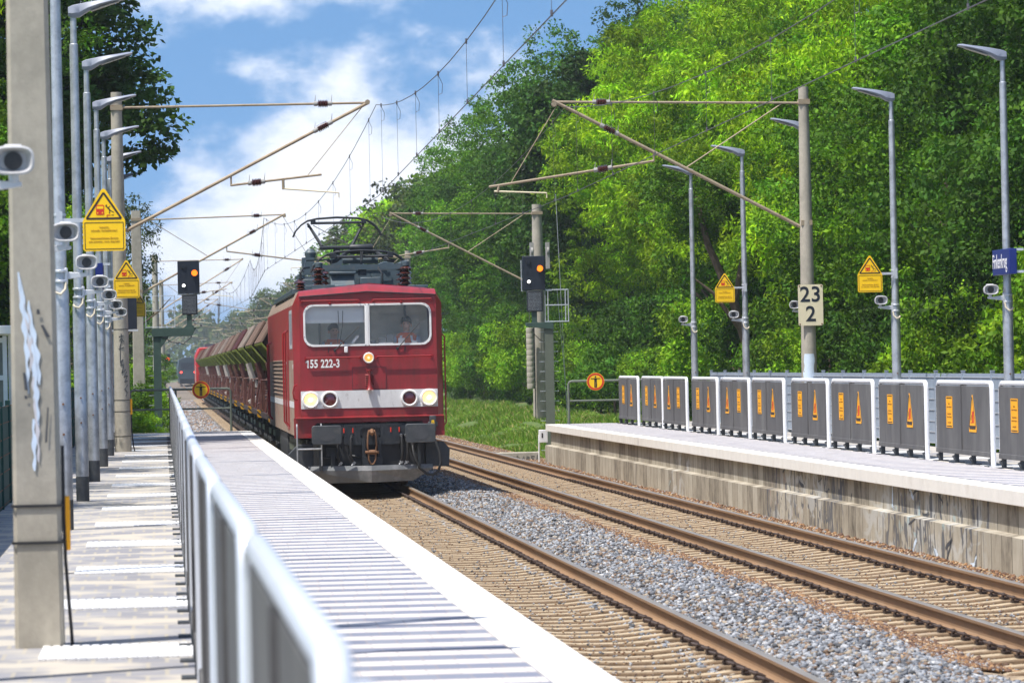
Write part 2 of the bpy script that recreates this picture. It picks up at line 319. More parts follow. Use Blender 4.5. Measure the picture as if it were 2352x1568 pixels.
# ================================================================== SETTING
rng = np.random.default_rng(7); random.seed(11)
def ground_h(x, y):
    """terrain: low track bed, a grassy bank to the right beyond the platform"""
    h = -.62
    return h
def terrain():
    xs = np.concatenate([np.linspace(-900, -40, 12), np.linspace(-30, -3, 10), np.linspace(-2, 30, 65), np.linspace(40, 900, 14)])
    ys = np.concatenate([np.linspace(-60, 20, 6), np.linspace(30, 330, 121), np.linspace(360, 3000, 25)])
    X, Y = np.meshgrid(xs, ys, indexing='ij')
    def ss(a, b, t): t = np.clip((t - a) / (b - a), 0, 1); return t * t * (3 - 2 * t)
    Z = np.full_like(X, -.40) + .72 * ss(9.9, 13.5, X) * ss(100, 118, Y) + .10 * np.sin(X * 1.7 + Y * .21) * ss(10.5, 12, X) + .07 * np.sin(X * 3.1 - Y * .5) * ss(10.5, 12, X)
    Z += .25 * ss(.2, -1.5, X) * ss(104, 118, Y)
    Z = Z - .35 * ss(-3, -1, X) * (1 - ss(100, 112, Y)) * 0
    n, m = X.shape; V = np.stack([X, Y, Z], -1).reshape(-1, 3); I = np.arange(n * m).reshape(n, m)
    Q = np.stack([I[:-1, :-1], I[1:, :-1], I[1:, 1:], I[:-1, 1:]], -1).reshape(-1, 4)
    m_ = mat('grassy_soil', (.075, .12, .022), .95, var=.35, scale=1.2, bump=.5, bscale=6, dirt=(.24, .16, .07), dscale=.45, dlo=.58, dhi=.66)
    o = obj('ground', np_mesh('ground', V, Q, m_, smooth=True)); tag(o, 'grassy soil ground reaching to the horizon', 'ground', kind='structure')
terrain()
def tint_mat(name, rough=.9, spec=.2, trans=0., hue=None, bump=0, sat=1.0):
    m = bpy.data.materials.new(name); m.use_nodes = True; t = m.node_tree; b = t.nodes['Principled BSDF']
    a = N(t, 'ShaderNodeAttribute', attribute_name='tint'); L(t, a.outputs['Color'], b.inputs['Base Color']); b.inputs['Roughness'].default_value = rough; b.inputs['Specular IOR Level'].default_value = spec
    if trans:
        o = t.nodes['Material Output']; tr = N(t, 'ShaderNodeBsdfTranslucent'); g = N(t, 'ShaderNodeVectorMath', operation='MULTIPLY'); L(t, a.outputs['Color'], g.inputs[0]); g.inputs[1].default_value = (1.5, 1.6, .45)
        L(t, g.outputs[0], tr.inputs[0]); ms = N(t, 'ShaderNodeMixShader'); ms.inputs[0].default_value = trans; L(t, b.outputs[0], ms.inputs[1]); L(t, tr.outputs[0], ms.inputs[2]); L(t, ms.outputs[0], o.inputs[0])
    return m
M['stone'] = tint_mat('ballast_stone', .85, .3)
def stones(n, pos, size, colf, squash=.75):
    """n angular stones (distorted octahedra); pos (n,3), size (n,), colf (n,4)"""
    base = np.array([[1, 0, 0], [-1, 0, 0], [0, 1, 0], [0, -1, 0], [0, 0, 1], [0, 0, -1]], float)
    tri = np.array([[0, 2, 4], [2, 1, 4], [1, 3, 4], [3, 0, 4], [2, 0, 5], [1, 2, 5], [3, 1, 5], [0, 3, 5]])
    P = base[None] * rng.uniform(.55, 1.25, (n, 6, 1)) + rng.normal(0, .18, (n, 6, 3))
    q = rng.normal(size=(n, 4)); q /= np.linalg.norm(q, axis=1)[:, None]; w, x, y, z = q.T
    R = np.stack([1 - 2 * (y * y + z * z), 2 * (x * y - z * w), 2 * (x * z + y * w), 2 * (x * y + z * w), 1 - 2 * (x * x + z * z), 2 * (y * z - x * w), 2 * (x * z - y * w), 2 * (y * z + x * w), 1 - 2 * (x * x + y * y)], -1).reshape(n, 3, 3)
    P = np.einsum('nij,nkj->nki', R, P) * size[:, None, None]; P[:, :, 2] *= squash; P += pos[:, None, :]
    V = P.reshape(-1, 3); Q = (tri[None] + 6 * np.arange(n)[:, None, None]).reshape(-1, 3)
    return V, Q, np.repeat(colf, 6, 0)
T1, T2 = 3.93, 7.83            # track centre lines
# ---- ballast bed (sheet) and the loose stones on it
def bed():
    xs = np.array([.35, 1.2, 2.4, 2.9, 3.3, 3.93, 4.5, 4.85, 5.1, 5.45, 5.9, 6.3, 6.6, 7.2, 7.83, 8.4, 9.0, 9.4, 9.9, 10.6])
    zs = np.array([-.36, -.30, -.24, -.232, -.235, -.245, -.235, -.225, -.19, -.13, -.12, -.17, -.215, -.235, -.245, -.235, -.22, -.20, -.22, -.37])
    ys = np.array([-10, 900.]); V = np.array([(x, y, z) for y in ys for x, z in zip(xs, zs)]); k = len(xs)
    Q = np.array([(i, i + 1, k + i + 1, k + i) for i in range(k - 1)])
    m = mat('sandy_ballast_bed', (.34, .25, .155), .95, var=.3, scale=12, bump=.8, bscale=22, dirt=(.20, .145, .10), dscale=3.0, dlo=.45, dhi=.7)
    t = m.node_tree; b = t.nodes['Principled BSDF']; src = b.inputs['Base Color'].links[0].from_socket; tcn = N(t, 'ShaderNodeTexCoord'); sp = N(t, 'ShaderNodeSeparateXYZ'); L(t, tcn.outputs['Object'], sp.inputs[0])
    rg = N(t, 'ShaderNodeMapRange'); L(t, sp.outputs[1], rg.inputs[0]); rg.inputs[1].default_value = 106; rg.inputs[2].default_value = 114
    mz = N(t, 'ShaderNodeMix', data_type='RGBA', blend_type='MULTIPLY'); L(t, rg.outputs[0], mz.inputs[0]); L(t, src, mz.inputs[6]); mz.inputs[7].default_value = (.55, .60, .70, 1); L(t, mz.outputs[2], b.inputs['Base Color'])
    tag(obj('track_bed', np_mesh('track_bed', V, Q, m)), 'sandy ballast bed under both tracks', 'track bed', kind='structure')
bed()
def palette(n, pal, w, j=.15):
    p = np.array(pal); i = rng.choice(len(p), n, p=np.array(w) / sum(w)); c = p[i] * rng.uniform(1 - j, 1 + j, (n, 1)); return np.concatenate([c, np.ones((n, 1))], 1)
def scatter(n, x0, x1, y0, y1, zf, smin, smax, pal, w, bias=1.6, xs=None):
    y = y0 + (y1 - y0) * rng.uniform(0, 1, n) ** bias; x = rng.uniform(x0, x1, n) if xs is None else xs
    s = rng.uniform(smin, smax, n); return n, np.stack([x, y, zf(x) + s * .25 * rng.uniform(-.5, 1.6, n)], 1), s, palette(n, pal, w)
def pile(x): return np.interp(x, [4.75, 5.0, 5.45, 5.95, 6.35, 6.8], [-.23, -.205, -.12, -.11, -.165, -.225])
GREY = [(.25, .265, .29), (.17, .18, .20), (.33, .34, .36), (.45, .45, .45), (.085, .088, .095), (.20, .14, .10), (.31, .26, .20)]; GW = [5, 4.5, 3.2, 1.2, 3, 3.4, 2.2]
BRN = [(.20, .11, .06), (.30, .17, .08), (.12, .07, .05), (.36, .25, .15), (.26, .25, .25), (.45, .38, .3)]; BW = [5, 3, 4, 2, 1.5, .5]
def wav(x, y, a=.16): return x + a * np.sin(y * .31) + a * .6 * np.sin(y * .83 + 1)
parts = []
nG = 52000; yy = 30 + 85 * rng.uniform(0, 1, nG) ** 1.5; xx = np.clip(rng.uniform(4.88, 6.42, nG), 4.86, 9); xx = np.where(xx > 6.1, wav(xx - .05, yy, .1), xx)
s = rng.uniform(.018, .042, nG); parts.append((nG, np.stack([xx, yy, pile(xx) + s * rng.uniform(-.3, .7, nG)], 1), s, palette(nG, GREY, GW)))
nF = 9000; yy = 110 + 260 * rng.uniform(0, 1, nF) ** 1.3; xx = rng.uniform(4.9, 6.6, nF); s = rng.uniform(.03, .06, nF); parts.append((nF, np.stack([xx, yy, pile(xx)], 1), s, palette(nF, GREY[:3] + BRN[:2], [2, 3, 1, 2, 1])))
parts.append((lambda r: r)(scatter(900, 4.36, 4.50, 32, 84, lambda x: -.205 + 0 * x, .015, .034, GREY, GW)))   # grey stones at the fastenings of the near track
parts.append(scatter(1500, 4.76, 4.95, 32, 84, lambda x: -.205 + 0 * x, .015, .034, GREY, GW))
V, Q, cc = zip(*[stones(*p) for p in parts]); off = np.cumsum([0] + [len(v) for v in V])[:-1]
tag(obj('ballast', np_mesh('ballast', np.concatenate(V), np.concatenate([q + o for q, o in zip(Q, off)]), M['stone'], np.concatenate(cc))), 'blue-grey crushed stone ballast heaped between the two tracks', 'ballast', kind='stuff')
parts = []
nB = 30000; yy = 34 + 110 * rng.uniform(0, 1, nB) ** 1.4; xx = wav(rng.normal(6.52, .17, nB), yy, .10); s = rng.uniform(.012, .036, nB); parts.append((nB, np.stack([xx, yy, pile(xx) + .012], 1), s, palette(nB, BRN, BW)))
nB = 16000; yy = 40 + 180 * rng.uniform(0, 1, nB) ** 1.2; xx = rng.uniform(9.02, 9.56, nB) + .06 * np.sin(yy * .7); s = rng.uniform(.012, .038, nB); parts.append((nB, np.stack([xx, yy, -.205 + .03 * (xx - 9.0)], 1), s, palette(nB, BRN, BW)))
parts.append(scatter(2600, 2.4, 5.0, 32, 84, lambda x: -.20 + 0 * x, .008, .022, GREY, GW)); parts.append(scatter(2600, 6.6, 9.1, 40, 130, lambda x: -.20 + 0 * x, .008, .022, GREY, GW)); parts.append(scatter(3500, 6.62, 9.1, 40, 130, lambda x: -.20 + 0 * x, .006, .018, BRN, BW)); parts.append(scatter(1500, 2.3, 4.2, 32, 84, lambda x: -.195 + 0 * x, .006, .018, BRN, BW))
nB = 16000; yy = rng.uniform(109.2, 150, nB); xx = rng.uniform(.45, 2.6, nB); s = rng.uniform(.02, .05, nB); c = palette(nB, BRN + GREY[:3], BW + [3, 2, 2]); mask = (yy > 119)
c2 = palette(nB, GREY + BRN[:1], GW + [3]); c[mask] = c2[mask]; parts.append((nB, np.stack([xx, yy, np.interp(xx, [.35, 1.2, 2.4], [-.34, -.29, -.23])], 1), s, c))
nB = 18000; yy = 140 + 220 * rng.uniform(0, 1, nB) ** 1.2; xx = rng.uniform(.3, 2.5, nB); parts.append((nB, np.stack([xx, yy, np.interp(xx, [.35, 1.2, 2.4], [-.35, -.30, -.24])], 1), rng.uniform(.04, .085, nB), palette(nB, GREY + BRN[:2], GW + [3, 2])))
nB = 9000; yy = 109.5 + 60 * rng.uniform(0, 1, nB) ** 1.2; xx = rng.uniform(9.3, 10.6, nB); s = rng.uniform(.015, .04, nB); parts.append((nB, np.stack([xx, yy, np.interp(xx, [9.4, 9.9, 10.6], [-.20, -.22, -.36])], 1), s, palette(nB, BRN, BW)))
V, Q, cc = zip(*[stones(*p) for p in parts]); off = np.cumsum([0] + [len(v) for v in V])[:-1]
tag(obj('leaf_litter', np_mesh('leaf_litter', np.concatenate(V), np.concatenate([q + o for q, o in zip(Q, off)]), M['stone'], np.concatenate(cc))), 'brown leaf litter and rusty chippings strewn beside the rails', 'litter', kind='stuff')

# ---- tracks: rails, sleepers with fastenings
def rail_profile():   # half profile x,z (UIC 60-like), z = 0 is the railhead
    h = [(.036, -.006), (.036, -.030), (.030, -.038), (.0085, -.050), (.0085, -.125), (.02, -.142), (.075, -.158), (.075, -.172)]
    return [(.026, 0.)] + h
def rail_mesh(y0, y1):
    p = rail_profile(); poly = p + [(-x, z) for x, z in reversed(p)]; mb = MB(); n = len(poly)
    vs = [(x, y0, z) for x, z in poly] + [(x, y1, z) for x, z in poly]
    for i in range(n):
        a, b = poly[i], poly[(i + 1) % n]; top = (a[1] > -.007 and b[1] > -.007)
        mb.add([vs[i], vs[(i + 1) % n], vs[n + (i + 1) % n], vs[n + i]], [(0, 1, 2, 3)], 1 if top else 0)
    mb.add(vs[:n], [tuple(range(n))], 0); mb.add(vs[n:], [tuple(range(n))], 0)
    me = mb.mesh('rail', [M['rail_side'], M['rail_top']], smooth=False); return me
def sleeper_mb(mb, y=0):
    mb.mi_side = 1
    xs = [-1.3, -1.22, -1.0, -.85, -.62, -.48, -.25, 0, .25, .48, .62, .85, 1.0, 1.22, 1.3]
    zt = [-.235, -.20, -.185, -.176, -.176, -.192, -.212, -.214, -.212, -.192, -.176, -.176, -.185, -.20, -.235]
    rings = [[(x, y - .15, -.36), (x, y - .125, z - .012), (x, y - .105, z), (x, y + .105, z), (x, y + .125, z - .012), (x, y + .15, -.36)] for x, z in zip(xs, zt)]
    k0 = len(mb.f); mb.loft(rings)
    n_ = len(xs) - 1
    for j in range(n_):
        for i in (0, 1, 3, 4): mb.mi[k0 + j * 6 + i] = 1
def clip_mb(mb, xr, y=0, sides=(-1, 1)):
    for s in sides:
        x = xr + s * .115
        mb.box(x - .03, x + .03, y - .075, y + .075, -.174, -.152); mb.tube((x + s * .02, y, -.155), (x + s * .02, y, -.105), .017, 6)
        mb.path([(x - s * .045, y - .07, -.145), (x + s * .03, y - .095, -.120), (x + s * .065, y - .04, -.112), (x, y - .022, -.125), (x, y + .022, -.125), (x + s * .065, y + .04, -.112), (x + s * .03, y + .095, -.120), (x - s * .045, y + .07, -.145)], .013, 5)
smb = MB(); sleeper_mb(smb); M['sleeper_side'] = mat('dusty_shaded_sleeper_flank', (.17, .115, .068), .95, var=.3, scale=14, bump=.3)  # flank brown: ballast dust plus the flank's shade line put into the colour
SLEEP = smb.mesh('sleeper', [M['sleeper'], M['sleeper_side']], False)
cmbs = []
for xr in (-.7535, .7535):
    for sd_ in (-1, 1): q = MB(); clip_mb(q, xr, 0, (sd_,)); cmbs.append(q.mesh('rail_fastening', M['clip']))
def track(x, y0, label):
    t = thing('railway_track', label, 'railway track', (x, 0, 0))
    rm = rail_mesh(12, 900)
    for s in (-.7535, .7535): obj('rail', rm, t, 0, (s, 0, 0))
    P = .6
    for k in range(100):
        y = y0 + k * P; s_ = obj('sleeper', SLEEP, t, 0, (random.uniform(-.012, .012), y + random.uniform(-.012, .012), random.uniform(-.004, .004))); s_.rotation_euler = (0, 0, random.uniform(-.004, .004))
        for me in cmbs: obj('rail_fastening', me, s_)
    mb = MB(); mc = MB()
    for k in list(range(-20, 0)) + list(range(100, 560)):
        y = y0 + k * P; sleeper_mb(mb, y)
        if k < 320:
            for xr in (-.7535, .7535):
                for s in (-1, 1):
                    xx_ = xr + s * .115; mc.box(xx_ - .035, xx_ + .035, y - .07, y + .07, -.176, -.135)
    tag(mb.build('sleepers', [M['sleeper'], M['sleeper_side']], t, smooth=False), kind='stuff'); tag(mc.build('rail_fastenings', M['clip'], t, smooth=False), kind='stuff')
track(T1, 31.2, 'left railway track carrying the red train beside the white platform edge')
track(T2, 31.0, 'empty right railway track along the graffitied platform wall')

# ---- platforms
def ribbed(name, roww=.72):
    m = bpy.data.materials.new(name); m.use_nodes = True; t = m.node_tree; b = t.nodes['Principled BSDF']; b.inputs['Roughness'].default_value = .8
    tcn = N(t, 'ShaderNodeTexCoord'); sp = N(t, 'ShaderNodeSeparateXYZ'); L(t, tcn.outputs['Object'], sp.inputs[0])
    r = mathn(t, 'DIVIDE', sp.outputs[1], roww / 2); row = mathn(t, 'FLOOR', r); fr = mathn(t, 'FRACT', r)
    par = mathn(t, 'MODULO', mathn(t, 'ADD', row, 4000.), 2.0)
    # paver joints: along the row every .165 m, shifted row by row
    wn_ = N(t, 'ShaderNodeTexWhiteNoise', noise_dimensions='1D'); L(t, row, wn_.inputs['W'])
    xi = mathn(t, 'ADD', mathn(t, 'DIVIDE', sp.outputs[0], .17), mathn(t, 'MULTIPLY', wn_.outputs[0], .9)); jf = mathn(t, 'FRACT', xi); jj = mathn(t, 'LESS_THAN', jf, .045)
    cell = N(t, 'ShaderNodeTexWhiteNoise', noise_dimensions='2D'); cv = N(t, 'ShaderNodeCombineXYZ'); L(t, mathn(t, 'FLOOR', xi), cv.inputs[0]); L(t, row, cv.inputs[1]); L(t, cv.outputs[0], cell.inputs['Vector'])
    nz = N(t, 'ShaderNodeTexNoise'); nz.inputs['Scale'].default_value = 1.1; nz.inputs['Detail'].default_value = 6; L(t, tcn.outputs['Object'], nz.inputs['Vector'])
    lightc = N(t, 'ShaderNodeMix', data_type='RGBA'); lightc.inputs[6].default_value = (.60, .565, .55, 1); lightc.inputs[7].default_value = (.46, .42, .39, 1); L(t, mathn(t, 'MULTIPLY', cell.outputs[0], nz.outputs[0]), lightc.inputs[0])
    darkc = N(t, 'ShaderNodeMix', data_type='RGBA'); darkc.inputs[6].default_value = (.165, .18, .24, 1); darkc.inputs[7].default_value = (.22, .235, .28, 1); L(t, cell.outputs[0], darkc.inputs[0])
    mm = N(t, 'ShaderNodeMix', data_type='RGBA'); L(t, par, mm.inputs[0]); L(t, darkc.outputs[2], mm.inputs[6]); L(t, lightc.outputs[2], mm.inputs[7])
    ed = mathn(t, 'LESS_THAN', fr, .10); j2 = mathn(t, 'MULTIPLY', mathn(t, 'MAXIMUM', ed, jj), .55)
    m3 = N(t, 'ShaderNodeMix', data_type='RGBA'); L(t, j2, m3.inputs[0]); L(t, mm.outputs[2], m3.inputs[6]); m3.inputs[7].default_value = (.30, .24, .21, 1)
    L(t, m3.outputs[2], b.inputs['Base Color'])
    return m
M['ribbed'] = ribbed('ribbed_platform_pavers')
def paver(name, w, h, c1, c2, cj):
    m = bpy.data.materials.new(name); m.use_nodes = True; t = m.node_tree; b = t.nodes['Principled BSDF']; b.inputs['Roughness'].default_value = .85
    tcn = N(t, 'ShaderNodeTexCoord'); br = N(t, 'ShaderNodeTexBrick'); L(t, tcn.outputs['Object'], br.inputs['Vector']); br.inputs['Scale'].default_value = 1
    br.inputs['Brick Width'].default_value = w; br.inputs['Row Height'].default_value = h; br.inputs['Mortar Size'].default_value = .012; br.inputs['Color1'].default_value = (*c1, 1); br.inputs['Color2'].default_value = (*c2, 1); br.inputs['Mortar'].default_value = (*cj, 1)
    nz = N(t, 'ShaderNodeTexNoise'); nz.inputs['Scale'].default_value = 1.3; nz.inputs['Detail'].default_value = 8; L(t, tcn.outputs['Object'], nz.inputs['Vector'])
    r = N(t, 'ShaderNodeMapRange'); L(t, nz.outputs[0], r.inputs[0]); r.inputs[1].default_value = .46; r.inputs[2].default_value = .58
    mm = N(t, 'ShaderNodeMix', data_type='RGBA'); L(t, r.outputs[0], mm.inputs[0]); L(t, br.outputs[0], mm.inputs[6]); mm.inputs[7].default_value = (.47, .43, .37, 1)
    L(t, mm.outputs[2], b.inputs['Base Color']); return m
M['paver'] = paver('grey_concrete_pavers', .2, .5, (.225, .225, .25), (.31, .305, .32), (.36, .33, .28))
def planks(name, off=0.):
    """board-marked, streaked concrete of the platform wall: tone per board along y, streaks running down, spray-paint remains"""
    m = bpy.data.materials.new(name); m.use_nodes = True; t = m.node_tree; b = t.nodes['Principled BSDF']; b.inputs['Roughness'].default_value = .9
    tcn = N(t, 'ShaderNodeTexCoord'); sp = N(t, 'ShaderNodeSeparateXYZ'); L(t, tcn.outputs['Object'], sp.inputs[0])
    r = mathn(t, 'DIVIDE', mathn(t, 'ADD', sp.outputs[1], off), .62); row = mathn(t, 'FLOOR', r); fr = mathn(t, 'FRACT', r)
    w_ = N(t, 'ShaderNodeTexWhiteNoise', noise_dimensions='1D'); L(t, row, w_.inputs['W'])
    mp = N(t, 'ShaderNodeMapping'); L(t, tcn.outputs['Object'], mp.inputs[0]); mp.inputs['Scale'].default_value = (1, 1.6, 1.1)
    nz = N(t, 'ShaderNodeTexNoise'); nz.inputs['Scale'].default_value = 2.2; nz.inputs['Detail'].default_value = 9; nz.inputs['Roughness'].default_value = .7; L(t, mp.outputs[0], nz.inputs['Vector'])
    ra = N(t, 'ShaderNodeValToRGB'); e = ra.color_ramp.elements; e[0].position = .25; e[0].color = (.075, .06, .04, 1); e[1].position = .78; e[1].color = (.46, .42, .34, 1)
    k = e.new(.5); k.color = (.32, .28, .215, 1)
    L(t, mathn(t, 'ADD', mathn(t, 'MULTIPLY', nz.outputs[0], .76), mathn(t, 'MULTIPLY', w_.outputs[0], .34)), ra.inputs[0])
    j = mathn(t, 'MULTIPLY', mathn(t, 'LESS_THAN', fr, .07), .7)
    m3 = N(t, 'ShaderNodeMix', data_type='RGBA'); L(t, j, m3.inputs[0]); L(t, ra.outputs[0], m3.inputs[6]); m3.inputs[7].default_value = (.09, .07, .05, 1); src = m3.outputs[2]
    # remains of old spray paint: smears limited to some stretches of the wall
    for (c, ranges, scl, th, seed) in (((.50, .50, .48), ((50, 59.5), (62.5, 68.5), (79.5, 82.5)), (1.5, 1.3, 2.2), .50, 0.), ((.36, .50, .52), ((52, 58.5), (81, 82.5)), (1, 2.2, 3), .60, 7.), ((.42, .15, .12), ((64.5, 69.5), (80, 81.2)), (1, 3.0, 1.6), .60, 13.), ((.075, .08, .095), ((50, 58), (60.5, 69.5)), (1, 4.2, 1.7), .535, 21.)):
        mk = None
        for (ya, yb) in ranges:
            mid, hw_ = (ya + yb) / 2, (yb - ya) / 2; q1 = mathn(t, 'ABSOLUTE', mathn(t, 'SUBTRACT', sp.outputs[1], mid)); q2 = N(t, 'ShaderNodeMapRange'); L(t, q1, q2.inputs[0]); q2.inputs[1].default_value = hw_; q2.inputs[2].default_value = hw_ - .8
            mk = q2.outputs[0] if mk is None else mathn(t, 'MAXIMUM', mk, q2.outputs[0])
        mp2 = N(t, 'ShaderNodeMapping'); L(t, tcn.outputs['Object'], mp2.inputs[0]); mp2.inputs['Scale'].default_value = scl; mp2.inputs['Location'].default_value = (seed, seed, seed + off)
        nn = N(t, 'ShaderNodeTexNoise'); L(t, mp2.outputs[0], nn.inputs['Vector']); nn.inputs['Scale'].default_value = 1.0; nn.inputs['Detail'].default_value = 3; nn.inputs['Roughness'].default_value = .55; nn.inputs['Distortion'].default_value = 1.2
        q3 = N(t, 'ShaderNodeMapRange'); L(t, nn.outputs[0], q3.inputs[0]); q3.inputs[1].default_value = th; q3.inputs[2].default_value = th + (.09 if c[0] > .1 else .035)
        mx_ = N(t, 'ShaderNodeMix', data_type='RGBA'); L(t, mathn(t, 'MULTIPLY', mathn(t, 'MULTIPLY', q3.outputs[0], mk), .62 if c[0] > .1 else .85), mx_.inputs[0]); L(t, src, mx_.inputs[6]); mx_.inputs[7].default_value = (*c, 1); src = mx_.outputs[2]
    L(t, src, b.inputs['Base Color']); return m
M['planks'] = planks('board_marked_concrete'); M['planks2'] = planks('board_marked_concrete_lower', .31)
PZ = .76
p1 = thing('station_platform', 'left platform with ribbed paving and a white edge beside the red train', 'platform', (0, 0, 0))
MB().box(-2.0, 2.12, -6, 108.9, -.45, PZ - .17).build('platform_base', M['concrete'], p1, smooth=False)
MB().box(-2.0, 1.885, -6, 109, PZ - .168, PZ).build('walkway', M['paver'], p1, smooth=False)
MB().box(.30, 1.868, -6, 108.95, PZ + .001, PZ + .005).build('ribbed_strip', M['ribbed'], p1, smooth=False)
mb = MB()
for k in range(58): mb.box(1.887, 2.21, -6 + k * 2.0, -6 + k * 2.0 + 1.992 if k < 57 else 109, PZ - .168, PZ + .002)
mb.build('coping', M['coping'], p1, .006, smooth=False)
Y_ST = [24.4, 29.4, 34.4, 39.5, 44.6, 49.7, 54.7, 59.8, 64.9, 70, 75.1, 80.2, 85.3, 90.4, 95.5, 100.6, 105.5, 19.3, 14.2]
for y in Y_ST:
    mb = MB(); w = 1.08
    mb.box(-.70, .188, y - w / 2 + .02, y + w / 2, PZ + .001, PZ + .009)
    for k in range(16):
        x = -.70 + k * .0555; mb.box(x, x + .04, y - w / 2 - .02, y + w / 2 + .02, PZ + .002, PZ + .014)
    mb.build('tactile_strip', M['white'], p1, smooth=False)
p2 = thing('station_platform', 'right platform with ribbed paving above a stepped concrete wall covered in faded graffiti', 'platform', (0, 0, 0))
MB().box(9.86, 14.6, 10, 108.6, -.5, PZ - .17).build('platform_base', M['concrete'], p2, smooth=False)
MB().box(9.95, 14.6, 10, 108.8, PZ - .168, PZ).build('walkway', M['paver'], p2, smooth=False)
MB().box(9.97, 11.25, 10, 108.75, PZ + .001, PZ + .005).build('ribbed_strip', M['ribbed'], p2, smooth=False)
mb = MB()
for k in range(50): mb.box(9.60, 9.948, 10 + k * 2.0, min(10 + k * 2.0 + 1.992, 109), PZ - .168, PZ + .002)
mb.build('coping', M['coping'], p2, .006, smooth=False)
wall = MB().box(9.70, 9.858, 10, 108.7, .245, PZ - .171).build('upper_wall', M['planks'], p2, smooth=False)
MB().prism([(9.56, -.45), (9.56, .235), (9.66, .252), (9.857, .252), (9.857, -.45)], 'y', 10, 108.8).build('lower_wall', M['planks2'], p2, smooth=False)
Y2 = [64.1 + 4.92 * k - 4.92 * 4 for k in range(14)]
for y in Y2:
    if y < 107: MB().box(11.3, 12.2, y - .45, y + .55, PZ + .001, PZ + .010).build('tactile_strip', M['white'], p2, smooth=False)
# faded graffiti on the wall: sprayed strokes, each colour one piece
def strokes(name, m, specs, x_up, x_lo, parent):
    mb = MB()
    for (y, z, dy, dz, w) in specs:
        x = (x_lo if z < .235 else x_up) - .003; n = 7
        pts = []
        for i in range(n + 1):
            t = i / n; pts.append((y + dy * t + .12 * abs(dy) * math.sin(t * 7 + y), z + dz * t + .02 * math.sin(t * 5 + y * 3)))
        for i in range(n):
            (ya, za), (yb, zb) = pts[i], pts[i + 1]; d = Vector((yb - ya, zb - za)); nn = Vector((-d.y, d.x)).normalized() * w * (.6 + .4 * math.sin(PI * (i + .5) / n))
            mb.add([(x, ya - nn.x, za - nn.y), (x, yb - nn.x, zb - nn.y), (x, yb + nn.x, zb + nn.y), (x, ya + nn.x, za + nn.y)], [(0, 1, 2, 3)])
    return mb.build(name, m, parent, smooth=False)
rr = random.Random(5)
def sp_(n, ya, yb, za, zb, wy, wz, w): return [(rr.uniform(ya, yb), rr.uniform(za, zb), rr.uniform(-wy, wy), rr.uniform(-wz, wz), rr.uniform(.4, 1) * w) for _ in range(n)]
def clampz(S, lo, hi): return [(y, min(max(z, lo), hi), dy, (min(max(z + dz, lo), hi) - min(max(z, lo), hi)), w) for (y, z, dy, dz, w) in S]
UP = (.27, .575); LO = (-.19, .215)
for nm, mt, S in [
    ('graffiti', 'graf_white', clampz(sp_(3, 52.5, 58, .28, .55, .5, .3, .05), *UP) + clampz(sp_(3, 50, 56.5, -.1, .2, .5, .35, .05), *LO)),
    ('graffiti', 'graf_black', clampz(sp_(6, 60.5, 68, .28, .56, .6, .3, .03), *UP) + clampz(sp_(3, 53, 57, .28, .55, .5, .3, .03), *UP) + clampz(sp_(4, 50, 57, -.15, .2, .6, .35, .03), *LO))]:
    strokes(nm, M[mt], S, 9.70, 9.56, p2)
# low concrete block with a tag, beyond the right platform
bl = thing('concrete_block', 'low concrete block with a black scrawled tag beyond the end of the right platform', 'concrete block', (9.75, 112.5, 0))
MB().box(-1.15, .0, 0, .5, -.45, .0).build('block', M['concrete'], bl, .02)
mb = MB(); px = -.85
for k, c in enumerate([[(0, .1), (-.0, .2), (.08, .2), (.02, .12), (.09, .08)], [(0, .1), (.04, .2), (.08, .1)], [(0, .05), (0, .22), (.07, .15), (0, .13), (.08, .07)], [(0, .08), (.05, .2), (.09, .08), (.02, .13)], [(0, .08), (0, .2), (.07, .17), (.01, .14), (.08, .1), (0, .08)], [(.08, .2), (0, .2), (0, .08), (.08, .08), (.0, .14), (.06, .14)], [(0, .06), (.03, .22), (.1, .18), (.04, .14), (.1, .08)]]):
    mb.path([(px + k * .125 + a, -.002, -.3 + b) for a, b in c], .008, 4)
mb.build('graffiti', M['graf_black'], bl)
